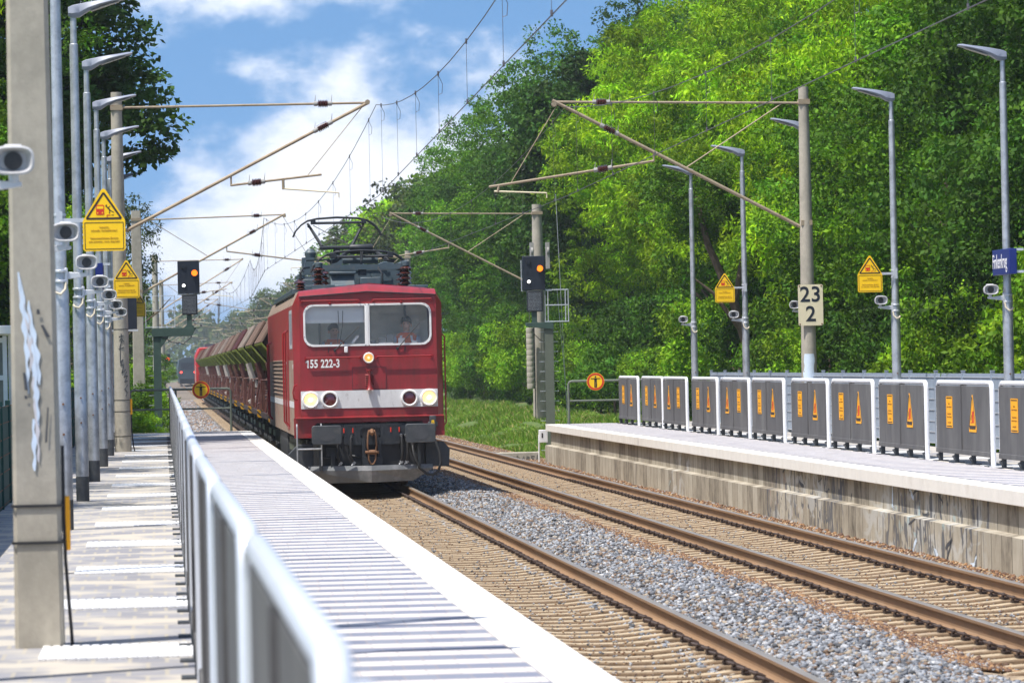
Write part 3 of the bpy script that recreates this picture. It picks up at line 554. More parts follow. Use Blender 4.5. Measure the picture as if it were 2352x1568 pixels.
# ================================================================== PLATFORM FURNITURE
# ---- hazard sign (house-shaped yellow plate) : local origin at the plate centre, faces -y
def hazard_sign(parent, loc, name='warning_sign', w=.42, h=.62):
    k = w / .42
    r = obj(name, plate_mesh('plate', [(-.19 * k, -.31 * k), (.19 * k, -.31 * k), (.21 * k, -.29 * k), (.21 * k, -.02 * k), (.205 * k, .0), (.022 * k, .298 * k), (0, .31 * k), (-.022 * k, .298 * k), (-.205 * k, .0), (-.21 * k, -.02 * k), (-.21 * k, -.29 * k)], [], .004, M['yellow']), parent, 0, loc)
    blk = MB()
    def bar(mb, a, b, ww, y=-.002): 
        a, b = Vector(a) * k, Vector(b) * k; d = (b - a).normalized(); n_ = Vector((-d.y, d.x)) * ww * k / 2
        q = [a - n_, b - n_, b + n_, a + n_]; mb.prism([(p.x, p.y) for p in q], 'y', y, .0005)
    tri = [(-.172, .012), (.172, .012), (0, .268)]
    for i in range(3): bar(blk, tri[i], tri[(i + 1) % 3], .02)
    for a, b in (((-.19, -.028), (.19, -.028)), ((.19, -.028), (.19, -.29)), ((.19, -.29), (-.19, -.29)), ((-.19, -.29), (-.19, -.028))): bar(blk, a, b, .007)
    # falling figure
    for a, b, ww in (((.035, .125), (.06, .095), .014), ((.06, .095), (.10, .07), .008), ((.06, .095), (.055, .06), .008), ((.04, .115), (.065, .135), .007), ((.035, .12), (.02, .135), .006), ((.075, .045), (.1, .045), .007)): bar(blk, a, b, ww)
    blk.lathe([(.0095 * k, 0), (.0095 * k, .002)], (.026 * k, -.002, .14 * k), (0, 1, 0), 8)
    blk.build('pictogram_outline', M['signblack'], r, smooth=False)
    rd = MB(); px = [(p[0] * k - .036 * k, p[1] * k + .098 * k) for p in rrect(-.04, .04, -.05, .05, .012, 3)]
    rd.prism(px, 'y', -.0025, .0005); bar(rd, (.03, .045), (.065, .045), .008); bar(rd, (.032, .045), (.032, .025), .008)
    rd.build('train_pictogram', M['signred'], r, smooth=False)
    yl = MB(); yl.box(-.068 * k, -.004 * k, -.0032, -.002, .108 * k, .135 * k); yl.lathe([(.007 * k, 0), (.007 * k, .0008)], (-.06 * k, -.0033, .068 * k), (0, 1, 0), 8); yl.lathe([(.007 * k, 0), (.007 * k, .0008)], (-.013 * k, -.0033, .068 * k), (0, 1, 0), 8)
    yl.build('train_pictogram_window', M['yellow'], r, smooth=False)
    for tx, z, s in (("Vorsicht,", -.075, .030), ("schnelle Vorbeifahrten!", -.107, .030), ("Gekennzeichneten Bereich", -.183, .028), ("erst betreten, wenn Zug hält!", -.216, .028)):
        text('lettering', tx, s * k * .92, M['signtext'], r, (0, -.0025, z * k), depth=.0008)
    return r
# ---- loudspeaker : origin at the bracket on the pole, horn faces -y
def speaker_parts(parent, loc, side, rz=0):
    r = bpy.data.objects.new('loudspeaker', None)
    body = MB()
    def ring(y, a, b, zc, e=3.2):
        P = []
        for i in range(20):
            t = 2 * PI * i / 20; c, s = math.cos(t), math.sin(t); a_, b_ = a * .84, b * .84; P.append((a_ * math.copysign(abs(c) ** (2 / e), c), y, zc + b_ * math.copysign(abs(s) ** (2 / e), s)))
        return P
    body.loft([ring(.22, .05, .04, 0), ring(.20, .075, .055, 0), ring(.10, .10, .07, 0), ring(-.06, .125, .085, 0), ring(-.11, .13, .09, 0), ring(-.115, .118, .078, 0), ring(-.05, .08, .058, 0)])
    o = body.build('loudspeaker', M['speaker'], parent, 0, (loc[0] + side * .26, loc[1], loc[2] + .13)); o.rotation_euler = (0, 0, rz)
    g = MB(); g.lathe([(.048, 0), (.046, -.012), (.034, -.02)], (0, -.048, 0), (0, 1, 0), 18)
    for k in range(-4, 5): g.box(-math.sqrt(max(.0021 - (k * .010) ** 2, 0)), math.sqrt(max(.0021 - (k * .010) ** 2, 0)), -.075, -.06, k * .010 - .0015, k * .010 + .0015)
    g.build('speaker_grille', M['grille'], o)
    hd = MB(); hd.box(-.045, .045, -.06, .1, .070, .084); hd.build('sun_hood', M['speaker'], o, .008)
    b = MB(); x = loc[0]
    b.prism([(x + side * .07, loc[2] - .03), (x + side * .07, loc[2] + .04), (x + side * .30, loc[2] + .025), (x + side * .30, loc[2] - .0)], 'y', loc[1] - .018, loc[1] + .018)
    b.box(x + side * .055 - .015, x + side * .055 + .015, loc[1] - .04, loc[1] + .04, loc[2] - .08, loc[2] + .08)
    b.tube((x + side * .26, loc[1], loc[2] + .02), (x + side * .26, loc[1], loc[2] + .07), .025, 10)
    for dz in (-.05, .05): b.lathe([(.072, -.012), (.072, .012)], (x, loc[1], loc[2] + dz), (0, 0, 1), 14)
    b.build('speaker_bracket', M['galv_light'], parent, .004)
    c = MB(); c.path([(x + side * .05, loc[1] - .04, loc[2] - .06), (x + side * .045, loc[1] - .06, loc[2] - .13), (x + side * .0, loc[1] - .085, loc[2] - .18), (x - side * .05, loc[1] - .08, loc[2] - .165), (x - side * .065, loc[1] - .06, loc[2] - .14)], .013, 7)
    c.build('speaker_cable', M['cable'], parent)
def lamp(side, label, group, loc, spk=True, spz=2.52):
    """side = +1: head reaches towards +x"""
    t = thing('street_lamp', label, 'street lamp', loc, 0, group); HT = 5.88
    p = MB(); p.lathe([(.078, 0), (.078, 2.35), (.06, 2.5), (.052, HT - .35), (.040, HT - .34), (.038, HT)], (0, 0, 0), (0, 0, 1), 18); p.build('pole', M['galv'], t)
    b = MB(); b.lathe([(.0795, .0), (.0795, .30)], (0, 0, 0), (0, 0, 1), 18); b.build('pole_base_band', M['darkgrey'], t)
    bt = MB()
    for z in (.95, 1.25): bt.lathe([(.012, 0), (.012, .014)], (0, -.076, z), (0, -1, 0), 8)
    bt.build('bolt', M['rust'], t)
    # tapering flat head
    h = MB(); R = []
    for (u, w, zt, zb) in ((-.06, .055, .10, -.01), (.0, .07, .125, -.03), (.08, .08, .14, -.02), (.18, .09, .16, .045), (.32, .10, .182, .105), (.46, .10, .20, .148), (.60, .10, .222, .178), (.66, .07, .222, .195)):
        x = side * u; R.append([(x, -w, HT + zb + (zt - zb) * .35), (x, -w * .6, HT + zt), (x, w * .6, HT + zt), (x, w, HT + zb + (zt - zb) * .35), (x, w * .7, HT + zb), (x, -w * .7, HT + zb)])
    h.loft(R); h.build('lamp_head', M['lamp_head'], t, .006)
    g = MB(); g.prism([(side * .22, HT + .047), (side * .56, HT + .158), (side * .56, HT + .166), (side * .22, HT + .056)], 'y', -.075, .075); g.build('lamp_lens', M['insulgrey'], t)
    if spk: speaker_parts(t, (0, -.02, spz), side)
    return t
LY = [22.4, 34.0, 43.5, 53.0, 62.3, 71.8, 81.0, 90.4, 99.8]
l0 = lamp(1, 'galvanised lamp post on the left platform with speaker, partly outside the frame, nearest the camera', 'lamp posts on the left platform', (-.97, LY[0], PZ))
for i, y in enumerate(LY[1:]):
    dup(l0, (-.975, y, PZ), label='galvanised lamp post with loudspeaker on the left platform, %s' % nth(i + 1))
l0.location.x = -.99
RY = [63.2, 73.0, 82.2, 92.0, 101.0, 53.6]
r0 = lamp(-1, 'grey lamp post behind the right platform panels beside the blue station sign', 'lamp posts on the right platform', (12.42, RY[0], PZ), spz=2.36)
RL = ['second lamp post from the right on the right platform, carrying a yellow warning sign', 'lamp post mostly hidden behind the concrete mast with the 23 2 board', 'lamp post on the right platform with the smaller yellow warning sign', 'leftmost lamp post on the right platform, no sign on it', 'lamp post just outside the right edge of the frame']
for y, lb in zip(RY[1:5], RL):
    if y == 82.2: dup(r0, (13.07, 87.5, PZ), label='grey ' + lb, scale=(1, 1, 1.05))
    else: dup(r0, (12.42, y, PZ), label='grey ' + lb)
# warning signs on brackets
def pole_sign(label, x, y, z, sx, group):
    t = thing('warning_sign', label, 'warning sign', (x, y, z), 0, group)
    hazard_sign(t, (sx * .44, -.10, 0), 'sign_plate')
    b = MB(); b.box(min(0, sx * .40), max(0, sx * .40), -.092, -.07, -.02, .02); b.box(-.03, .03, -.10, -.06, -.09, .09); b.lathe([(.066, -.012), (.066, .012)], (0, 0, .06), (0, 0, 1), 14); b.lathe([(.066, -.012), (.066, .012)], (0, 0, -.06), (0, 0, 1), 14)
    b.build('sign_bracket', M['galv_light'], t); return t
ws = pole_sign('large yellow triangular train hazard sign on the left, nearest the camera', -.975, 43.5, H + 1.5, 1, 'yellow hazard signs on lamp posts')
dup(ws, (-.975, 71.8, H + 1.5), label='yellow train hazard sign on the left platform, middle of the three')
dup(ws, (-.975, 99.8, H + 1.53), label='yellow train hazard sign on the left platform, farthest, half hidden by the one before it')
wr = pole_sign('yellow train hazard sign on the second lamp post from the right', 12.42, 73.0, H + 1.37, -1, 'yellow hazard signs on lamp posts')
dup(wr, (12.42, 92.0, H + 1.49), label='smaller looking yellow train hazard sign right of the signal, farther one on the right platform')
# ---- platform divider panels
def panel(label, group, loc, rz, flip=False, face=-1, L_=4.15, fm='panel_white'):
    """local y along the panel (0 = near end), x across; signs on the side 'face'"""
    t = thing('platform_divider', label, 'divider panel', loc, rz, group); Hh = 1.15; r = .036 if fm == 'panel_white' else .030
    f = MB(); f.path([(0, 0, 0), (0, 0, Hh - .09), (0, .03, Hh - .03), (0, .09, Hh)] + [(0, L_ - .09, Hh), (0, L_ - .03, Hh - .03), (0, L_, Hh - .09), (0, L_, .22)], r, 10); f.build('frame', M[fm], t)
    c = MB(); c.box(-.028 + face * .012, .028 + face * .012, .075, L_ - .03, .17, Hh - .045); c.box(-.04 + face * .012, .04 + face * .012, .06, L_ - .02, .13, .20); c.build('infill_board', M['cloth'], t, .008)
    mid = MB(); mid.box(-.045 + face * .012, .045 + face * .012, L_ / 2 - .012, L_ / 2 + .012, .18, Hh - .03); mid.build('joint_strip', M['cloth'], t)
    for k, y in enumerate((.06, 1.45, 2.75, L_ - .12)):
        b = MB(); b.box(-.03, .03, y - .03, y + .03, .012, .2); b.box(-.10, .10, y - .09, y + .09, .0, .014); b.tube((0, y, .014), (face * .05, y + .03, .1), .02, 8); b.build('foot', M['darkgrey'], t)
    xf = face * .042; sides = ((L_ * .30, 'tri'), (L_ * .73, 'rect')) if not flip else ((L_ * .30, 'rect'), (L_ * .73, 'tri'))
    for y, kd in sides:
        if kd == 'rect':
            q = MB(); q.box(min(xf, xf + face * .004), max(xf, xf + face * .004), y - .24, y + .24, .50, .95); s_ = q.build('notice_plate', M['orange'], t, smooth=False)
            e = MB()
            for z in (.92, .515): e.box(min(xf, xf + face * .006), max(xf, xf + face * .006), y - .20, y + .20, z, z + .014)
            e.build('notice_border', M['signblack'], s_, smooth=False)
            for tx, z in (('Vorsicht,', .845), ('schnelle Vorbeifahrten!', .80), ('Gekennzeichneten', .70), ('Bereich erst betreten,', .655), ('wenn Zug hält!', .575)):
                text('lettering', tx, .04, M['signtext'], s_, (xf + face * .005, y, z), '-x' if face < 0 else '+x', depth=.0008)
        else:
            q = MB(); q.prism([(y - .26, .46), (y + .26, .46), (y + .27, .50), (y + .02, .98), (y - .02, .98), (y - .27, .50)], 'x', min(xf, xf + face * .004), max(xf, xf + face * .004)); s_ = q.build('hazard_plate', M['orange'], t, smooth=False)
            e = MB(); x0, x1 = xf + face * .0042, xf + face * .0065
            def br(a, b, w):
                a, b = Vector(a), Vector(b); d = (b - a).normalized(); n_ = Vector((-d.y, d.x)) * w / 2
                e.prism([((a - n_).x, (a - n_).y), ((b - n_).x, (b - n_).y), ((b + n_).x, (b + n_).y), ((a + n_).x, (a + n_).y)], 'x', min(x0, x1), max(x0, x1))
            br((y - .22, .525), (y + .22, .525), .05); br((y - .235, .53), (y - .01, .95), .020); br((y + .235, .53), (y + .01, .95), .020)
            br((y + .05, .70), (y + .11, .62), .02)
            e.build('hazard_border', M['signblack'], s_, smooth=False)
            d_ = MB(); d_.box(min(x0, x1), max(x0, x1), y - .10, y + .02, .59, .75); d_.box(min(x0, x1), max(x0, x1), y + .02, y + .12, .585, .60); d_.build('train_pictogram', M['signred'], s_, smooth=False)
    return t
PL = 4.92; far0 = 103.4
pa = panel('rightmost dark grey divider panel with orange signs, cut by the frame edge', 'divider panels on the right platform', (11.35, far0 - 10 * PL, PZ), 0)
pb = panel('dark grey divider panel with triangle sign at its left, fifth in the right row', 'divider panels on the right platform', (11.35, far0 - 4 * PL, PZ), 0, True)
for k in range(10):
    if k == 4: continue
    src = pb if k in (2,) else pa
    dup(src, (11.35 + .02 * math.sin(k * 2.3), far0 - k * PL + .05 * math.sin(k * 4.1), PZ), .0012 * math.sin(k * 3.7), label='dark grey divider panel on the right platform, %s from the left%s' % ((['first', 'second'] + ORD[2:])[k], ', triangle sign first' if k == 2 else ''))
# left row, close to the camera
Xr = lambda y: float(np.interp(y, [1, 5, 8, 12, 16, 22, 30, 60, 104], [.27, .245, .228, .205, .185, .168, .172, .19, .20]))
lp = None
for k in range(21):
    y = 1.35 + 4.85 * k; x0, x1 = Xr(y), Xr(y + 4.15); rz = -math.atan2(x1 - x0, 4.15)
    lb = 'divider panel with white tube frame in the left row, %s' % nth(k)
    if lp is None: lp = panel(lb, 'divider panels on the left platform', (x0, y, PZ), rz, face=1, fm='rail_white')
    else: dup(lp, (x0, y, PZ), rz, lb)
# ---- blue grey slatted mesh fence behind the right platform
ft = thing('mesh_fence', 'blue-grey double wire fence with privacy slats along the back of the right platform', 'fence', (13.0, 0, PZ))
mb = MB(); mw = MB(); Y0, Y1 = 30, 102.5
for k in range(int((Y1 - Y0) / 2.5) + 1):
    y = Y0 + k * 2.5; p = MB(); p.box(-.03, .03, y - .03, y + .03, -.2, 1.27); p.box(-.034, .034, y - .034, y + .034, 1.27, 1.29); p.build('fence_post', M['fence'], ft, smooth=False)
    if k < int((Y1 - Y0) / 2.5):
        s = MB(); s.box(-.004, .004, y + .03, y + 2.47, .06, 1.24); s.build('slat_infill', M['fence'], ft, smooth=False)
for z in [.06 + .185 * i for i in range(7)]: mw.box(-.016, -.008, Y0, Y1, z, z + .012)
mw.build('horizontal_wires', M['galv_light'], ft, smooth=False)
gf = thing('screen_fence', 'dark green privacy fence along the far left edge of the left platform', 'fence', (-1.86, 0, PZ))
for k in range(40):
    y = 18 + k * 2.5; p = MB(); p.box(-.03, .03, y - .03, y + .03, -.3, 1.24); p.build('fence_post', M['greenfence'], gf, smooth=False)
    s = MB(); s.box(-.004, .004, y + .03, y + 2.47, .0, 1.18); s.build('screen_panel', M['greenfence'], gf, smooth=False)
mw = MB()
for z in [.03 + .19 * i for i in range(7)]: mw.box(.008, .016, 18, 118, z, z + .010)
mw.build('horizontal_wires', M['rust'], gf, smooth=False)
# ---- person-prohibited discs on pipe barriers at both platform ends
def barrier(label, x0, x1, y, sx, slabel, mids=()):
    t = thing('pipe_barrier', label, 'barrier', (x0, y, PZ)); w = x1 - x0; p = MB()
    p.path([(0, 0, 0), (0, 0, 1.0), (.03, 0, 1.05), (.08, 0, 1.07), (w - .08, 0, 1.07), (w - .03, 0, 1.05), (w, 0, 1.0), (w, 0, 0)], .03, 10); p.build('pipe_frame', M['olivesteel'], t)
    q = MB(); q.tube((0, 0, .58), (w, 0, .58), .024, 10); q.build('middle_rail', M['olivesteel'], t)
    for m_ in mids: q = MB(); q.tube((m_ - x0, 0, 0), (m_ - x0, 0, 1.07), .028, 10); q.build('post', M['olivesteel'], t)
    s = thing('no_entry_sign', slabel, 'round sign', (sx, y - .05, PZ + 1.05), 0, 'round no entry signs'); 
    a = MB(); a.lathe([(.222, 0), (.222, .006)], (0, 0, 0), (0, 1, 0), 40); a.build('sign_disc', M['yellow'], s, smooth=True)
    r = MB(); n = 40; R0, R1 = .212, .165; vs = [(R * math.cos(2 * PI * i / n), yy_, R * math.sin(2 * PI * i / n)) for R in (R0, R1) for yy_ in (-.003,) for i in range(n)]
    r.add(vs, [(i, (i + 1) % n, n + (i + 1) % n, n + i) for i in range(n)]); r.build('red_ring', M['signred'], s, smooth=False)
    f = MB(); f.lathe([(.022, 0), (.022, .003)], (0, -.004, .118), (0, 1, 0), 12); f.box(-.032, .032, -.004, -.001, -.01, .085); f.box(-.12, .12, -.004, -.001, .065, .085); f.box(-.032, -.004, -.004, -.001, -.15, -.01); f.box(.004, .032, -.004, -.001, -.15, -.01)
    f.build('person_pictogram', M['signblack'], s, smooth=False)
    return t
barrier('grey pipe barrier across the far end of the left platform', -.78, 1.72, 109.05, .98, 'round yellow sign with standing figure at the end of the left platform', (.35,))
barrier('grey pipe barrier across the far end of the right platform', 10.14, 13.0, 108.4, 10.82, 'round yellow sign with standing figure left of the right divider panels', (11.45,))
# ---- board 23 / 2 on the right mast
kb = thing('kilometre_board', 'cream kilometre board reading 23 over 2 on the tall concrete mast', 'sign', (12.96, 86.22, 0))
zc = H + (815.6 - 697.5) / 115.6
obj('board', plate_mesh('board', rrect(-.25, .25, -.41, .41, .03, 3), [], .006, M['cream']), kb, 0, (0, 0, zc))
text('lettering', '23', .43, M['navy'], kb, (0, -.003, zc + .20), depth=.001, bold=.006, spacing=1.02); text('lettering', '2', .43, M['navy'], kb, (0, -.003, zc - .19), depth=.001, bold=.006)
mb = MB()
for sx in (-1, 1):
    for sz in (-1, 1): mb.lathe([(.016, 0), (.016, .006)], (sx * .22, -.007, zc + sz * .38), (0, 1, 0), 8)
mb.build('screw', M['rust'], kb)
# ---- station name signs
def name_sign(label, x, y, z, rz=0, txt=True):
    t = thing('station_sign', label, 'station sign', (x, y, z), rz)
    MB().box(-.055, .055, -.64, .64, -.185, .185).build('sign_box', M['blue'], t, .006)
    if txt: text('lettering', 'Finkenkrug', .30, M['paper'], t, (-.057, .08, .0), '-x', depth=.001, font_scale_x=.82)
    b = MB()
    for dz in (-.17, .15): b.box(.055, .16, -.62, -.50, dz, dz + .035)
    b.build('sign_bracket', M['galv_light'], t); return t
name_sign('blue station name sign reading Finkenkrug on the rightmost lamp post', 12.30, 62.75, H + (809.5 - 602) / 158)
name_sign('blue station name sign seen nearly edge on, behind the loudspeakers on the left platform', -.86, 63.6, H + 1.37, 0, False)
nb = thing('notice_board', 'dark blue board strapped behind the scribbled concrete mast', 'notice board', (-.72, 89.2, 0))
MB().box(-.25, .25, 0, .06, H + .84, H + 1.62).build('board', M['navy'], nb, .005)
q = MB(); q.box(-.27, .27, -.01, .065, H + .80, H + .835); q.box(-.27, .27, -.01, .065, H + 1.622, H + 1.64); q.build('clamp_rail', M['galv_light'], nb)
sb = thing('switch_box', 'small white switch box on the front corner of the right platform wall', 'switch box', (9.55, 109.25, 0))
MB().box(-.10, .12, -.05, .12, .30, .62).build('housing', M['white'], sb, .01); MB().box(-.04, .0, -.056, -.05, .42, .54).build('latch', M['signblack'], sb, .004); MB().tube((-.10, .0, .5), (-.11, .0, -.35), .02, 8).build('conduit', M['white'], sb)
# ---- shelter on the far left
sh = thing('waiting_shelter', 'white framed glass shelter at the far left edge behind the big mast', 'shelter', (-3.12, 62.0, PZ)); q = MB()
for x in (0, .92): q.box(x - .03, x + .03, -.03, .03, 0, 2.1)
for z in (.22, .62, 1.04, 1.47, 2.0): q.box(.03, .89, -.028, .028, z, z + .07)
q.build('frame', M['white'], sh, .004); MB().box(.0, .92, .03, .036, .2, 2.05).build('pane', M['shelterglass'], sh); MB().box(-.2, 1.22, -.3, 2.0, 2.12, 2.24).build('roof', M['cabgrey'], sh, .01); MB().box(.9, .96, 1.9, 1.96, 0, 2.12).build('post', M['white'], sh)

# ================================================================== CATENARY
def insulator(mb, mg, a, b):
    """brown ribbed insulator with two pale caps between a and b"""
    a, b = Vector(a), Vector(b); d = b - a; l = d.length; pr = [(.03, .22 * l)]; n = 6
    for i in range(n): h = .24 * l + .52 * l * i / n; pr += [(.03, h), (.075, h + .01), (.075, h + .018), (.03, h + .04)]
    pr += [(.03, .78 * l)]; mb.lathe(pr, a, d, 12); mg.lathe([(.03, 0), (.048, .03 * l), (.048, .2 * l), (.035, .23 * l)], a, d, 10); mg.lathe([(.035, .77 * l), (.048, .8 * l), (.048, .97 * l), (.03, l)], a, d, 10)
    for p, s in ((a + d * .06, 1), (b - d * .06, 1)): mg.tube(p, p + Vector((.02, 0, .17)), .011, 5, .004)
def mast(x, y, side, kind, label, group='concrete catenary masts', r0=.165, r1=.115, ht=7.72, detail=True, zb=-.4, reach=None, square=False):
    """side=+1: arm reaches towards +x; kind A pull-off inside, B pull-off outside"""
    t = thing('catenary_mast', label, 'catenary mast', (x, y, 0), 0, group)
    if square:
        ring = lambda w, z: [(sx * (w - cx), sy * (w - cy), z) for sx, sy, cx, cy in ((-1, -1, 0, .022), (-1, -1, .022, 0), (1, -1, .022, 0), (1, -1, 0, .022), (1, 1, 0, .022), (1, 1, .022, 0), (-1, 1, .022, 0), (-1, 1, 0, .022))]
        MB().loft([ring(r0, zb), ring(r1, ht)]).build('mast_pole', M['concrete'], t)
    else: MB().lathe([(r0 + (r0 - r1) * .05, zb), (r1, ht)], (0, 0, 0), (0, 0, 1), 24).build('mast_pole', M['concrete'], t)
    tb = MB(); ib = MB(); ig = MB(); n = 10 if detail else 6; S = (reach or 4.85) / 4.85
    P = lambda u, z, dy=0.: (side * u * S, dy, z)
    R = 1.0
    def tube_ins(a, b, r, ti, ins=.36):
        a, b = Vector(a), Vector(b); d = (b - a); l = d.length; pa_, pb_ = a + d * (ti - ins / 2 / l), a + d * (ti + ins / 2 / l)
        tb.tube(a, pa_, r, n); tb.tube(pb_, b, r, n); insulator(ib, ig, pa_, pb_)
    k = R
    if kind == 'A':
        tube_ins(P(.1, 7.42), P(4.86, 7.44), .024, .82); tube_ins(P(.13, 5.03), P(4.9, 7.45), .034, .81, .42)
        tube_ins(P(2.19, 5.88), P(3.95, 6.06), .024, .28, .34); sa = (P(3.2, 5.80), P(4.28, 5.70)); tb.tube(P(3.2, 6.0), P(3.2, 5.78), .028, 6); tb.tube(P(2.19, 5.86), P(2.19, 6.08), .018, 6)
        tb.tube(P(4.8, 7.40), P(3.68, 6.05), .008, 4)
    else:
        tube_ins(P(.1, 7.40), P(5.0, 7.50), .024, .81); tube_ins(P(.13, 4.93), P(5.05, 7.53), .036, .77, .42)
        tube_ins(P(3.04, 6.29), P(6.35, 5.83), .026, .31, .38); sa = (P(6.25, 5.74), P(5.2, 5.69)); tb.tube(P(6.15, 5.86), P(6.18, 5.72), .03, 6); tb.tube(P(3.04, 6.27), P(3.04, 6.48), .018, 6)
        tb.tube(P(2.4, 6.14), P(.46, 7.38), .014, 6); tb.tube(P(4.95, 7.45), P(5.9, 5.92), .008, 4)
    tb.lathe([(.05, -.09), (.05, .09)], P(4.87 if kind == 'A' else 5.02, 7.45), (0, 1, 0), 8)
    for z in (7.42, 5.0): tb.box(-r1 * 1.12, r1 * 1.12, -r1 * 1.15, r1 * 1.15, z - .05, z + .05)
    tb.build('cantilever_tubes', M['tube'], t); ib.build('insulators', M['insul'], t); ig.build('insulator_caps', M['insulgrey'], t)
    q = MB(); a, b = Vector(sa[0]), Vector(sa[1]); q.tube(a, b, .022, 6, .015); q.tube(b, b - Vector((0, 0, .10)), .012, 5); q.build('steady_arm', M['cream'], t)
    return t
MYL = [25.1, 84.7, 147.7, 205, 262, 322, 384, 446, 510, 575, 640]; MXL = [-.722, -.76, -.74, -.2, .1, .15, .15, .15, .15, .15, .15]
MYR = [86.4, 148.5, 206, 266, 326, 388, 450, 512, 576, 640]; MXR = [12.93, 12.93, 11.75, 11.7, 11.7, 11.7, 11.7, 11.7, 11.7, 11.7]
mA = mast(MXL[0], MYL[0], 1, 'B', 'big blurred concrete mast at the left edge with pale blue spray paint', r0=.140, r1=.098, zb=.7, square=True)
m2 = mast(MXL[1], MYL[1], 1, 'A', 'concrete mast with scribbled black graffiti standing in the left platform', r0=.16, r1=.105, zb=.7)
m3 = mast(MXL[2], MYL[2], 1, 'B', 'squarish grey concrete mast beyond the end of the left platform, behind the green signal post', r0=.22, r1=.16, square=True)
mast(MXR[0], MYR[0], -1, 'B', 'tall concrete mast carrying the 23 2 board on the right platform', r0=.165, r1=.10, zb=.7)
mast(MXR[1], MYR[1], -1, 'B', 'concrete mast behind the right signal, with counterweights on its side', r0=.27, r1=.165)
mf = {}
for i in range(3, len(MYL)):
    kd = 'A' if i % 2 else 'B'
    if kd not in mf: mf[kd] = mast(MXL[i], MYL[i], 1, kd, 'distant concrete mast left of the track, %s of the left row' % ORD[i], 'far catenary masts of the left row', r0=.19, r1=.13, reach=4.1, detail=False)
    else: dup(mf[kd], (MXL[i], MYL[i], 0), label='distant concrete mast left of the track, %s of the left row' % ORD[i])
mf = {}
for i in range(2, len(MYR)):
    kd = 'A' if i % 2 else 'B'
    if kd not in mf: mf[kd] = mast(MXR[i], MYR[i], -1, kd, 'distant concrete mast right of the tracks, %s of the right row' % ORD[i], 'far catenary masts of the right row', r0=.19, r1=.13, reach=4.1, detail=False)
    else: dup(mf[kd], (MXR[i], MYR[i], 0), label='distant concrete mast right of the tracks, %s of the right row' % ORD[i])
# spray paint on the near mast (thin curved patches hugging the pole) and the scribble on the second
def patch(root, name, m, pts, rad_at, yc=0., n_off=.004, flat=False):
    """pts: centre line (angle-x offset, z, half width); wraps round the front of the pole"""
    mb = MB(); prev = None; K = 6; rows = []
    for (xo, z, w) in pts:
        r = rad_at(z) + n_off; row = []
        for k in range(K + 1):
            x = xo - w + 2 * w * k / K; x = max(-r * .98, min(r * .98, x)); row.append((x, -r if flat else -math.sqrt(max(r * r - x * x, 0)), z))
        rows.append(row)
    mb.loft(rows, close=False, caps=False); return mb.build(name, m, root)
ra = lambda z: .140 + (.098 - .140) * (z - .7) / 7.02 + .0015
zs = np.linspace(H - .57, H + .60, 26); random.seed(3)
rs_ = random.Random(12)
for k in range(9):     # many thin ragged strokes with bare concrete between them
    za = H + .58 - rs_.uniform(0, .5) - (k > 5) * .35; zb_ = max(H - .56, za - rs_.uniform(.3, .75)); off = rs_.uniform(-.034, .034); n_ = int((za - zb_) / .02) + 2; ph = rs_.uniform(0, 9)
    patch(mA, 'spray_paint', M['graf_white' if k % 3 else 'graf_pale'], [(float(np.interp(z, [H - .6, H + .1, H + .6], [.020, -.005, -.065])) + off * (1 - .3 * math.sin(z * 5 + ph)) + .003 * math.sin(z * 60 + ph), float(z), max(.0025, .011 * math.sin(PI * (q_i + .6) / (n_ + .2)) ** .5 * (1 + .45 * math.sin(z * 47 + ph * 3)))) for q_i, z in enumerate(np.linspace(zb_, za, n_))], ra, n_off=.003 + .0006 * k, flat=True)
for pts in ([(.05, H + .27, .008), (.085, H + .20, .012)], [(-.055, H - .0, .008), (-.045, H - .10, .01)], [(.075, H - .2, .004), (.06, H - .4, .006)], [(.03, H + .36, .008), (.032, H + .33, .01)], [(-.05, H - .13, .008), (-.048, H - .15, .008)]):
    patch(mA, 'spray_mark', M['graf_black'], pts, ra, n_off=.010, flat=True)
q = MB()
for z in (PZ + .81, PZ + .60):
    w_ = ra(z) + .005
    for b_ in ((-w_, w_, -w_ - .004, -w_ + .004), (-w_, w_, w_ - .004, w_ + .004), (-w_ - .004, -w_ + .004, -w_ + .004, w_ - .004), (w_ - .004, w_ + .004, -w_ + .004, w_ - .004)): q.box(*b_, z - .008, z + .008)
q.build('strap', M['black'], mA)
q = MB(); q.path([(.15, -.06, PZ + 1.15), (.15, -.06, PZ + .75), (.155, -.06, PZ + .5), (.17, -.05, PZ + .25), (.18, -.04, PZ + .1), (.185, -.04, PZ + .0)], .010, 6); q.build('cable', M['black'], mA)
MB().box(.155, .185, -.06, .02, PZ + .55, PZ + .86).build('cable_guard', M['orange'], mA, .006)
r2f = lambda z: .16 + (.105 - .16) * (z - .7) / 7.02 + .0015
q = MB(); rnd = random.Random(9)
def scrib(mb, pts, w):
    for (a, za), (b, zb_) in zip(pts[:-1], pts[1:]):
        for i in range(4):
            t0, t1 = i / 4, (i + 1) / 4; xa, xb = a + (b - a) * t0, a + (b - a) * t1; z0, z1 = za + (zb_ - za) * t0, za + (zb_ - za) * t1
            f = lambda x, z: (x, -math.sqrt(max((r2f(z) + .004) ** 2 - x * x, 0)), z); mb.tube(f(xa, z0), f(xb, z1), w, 5)
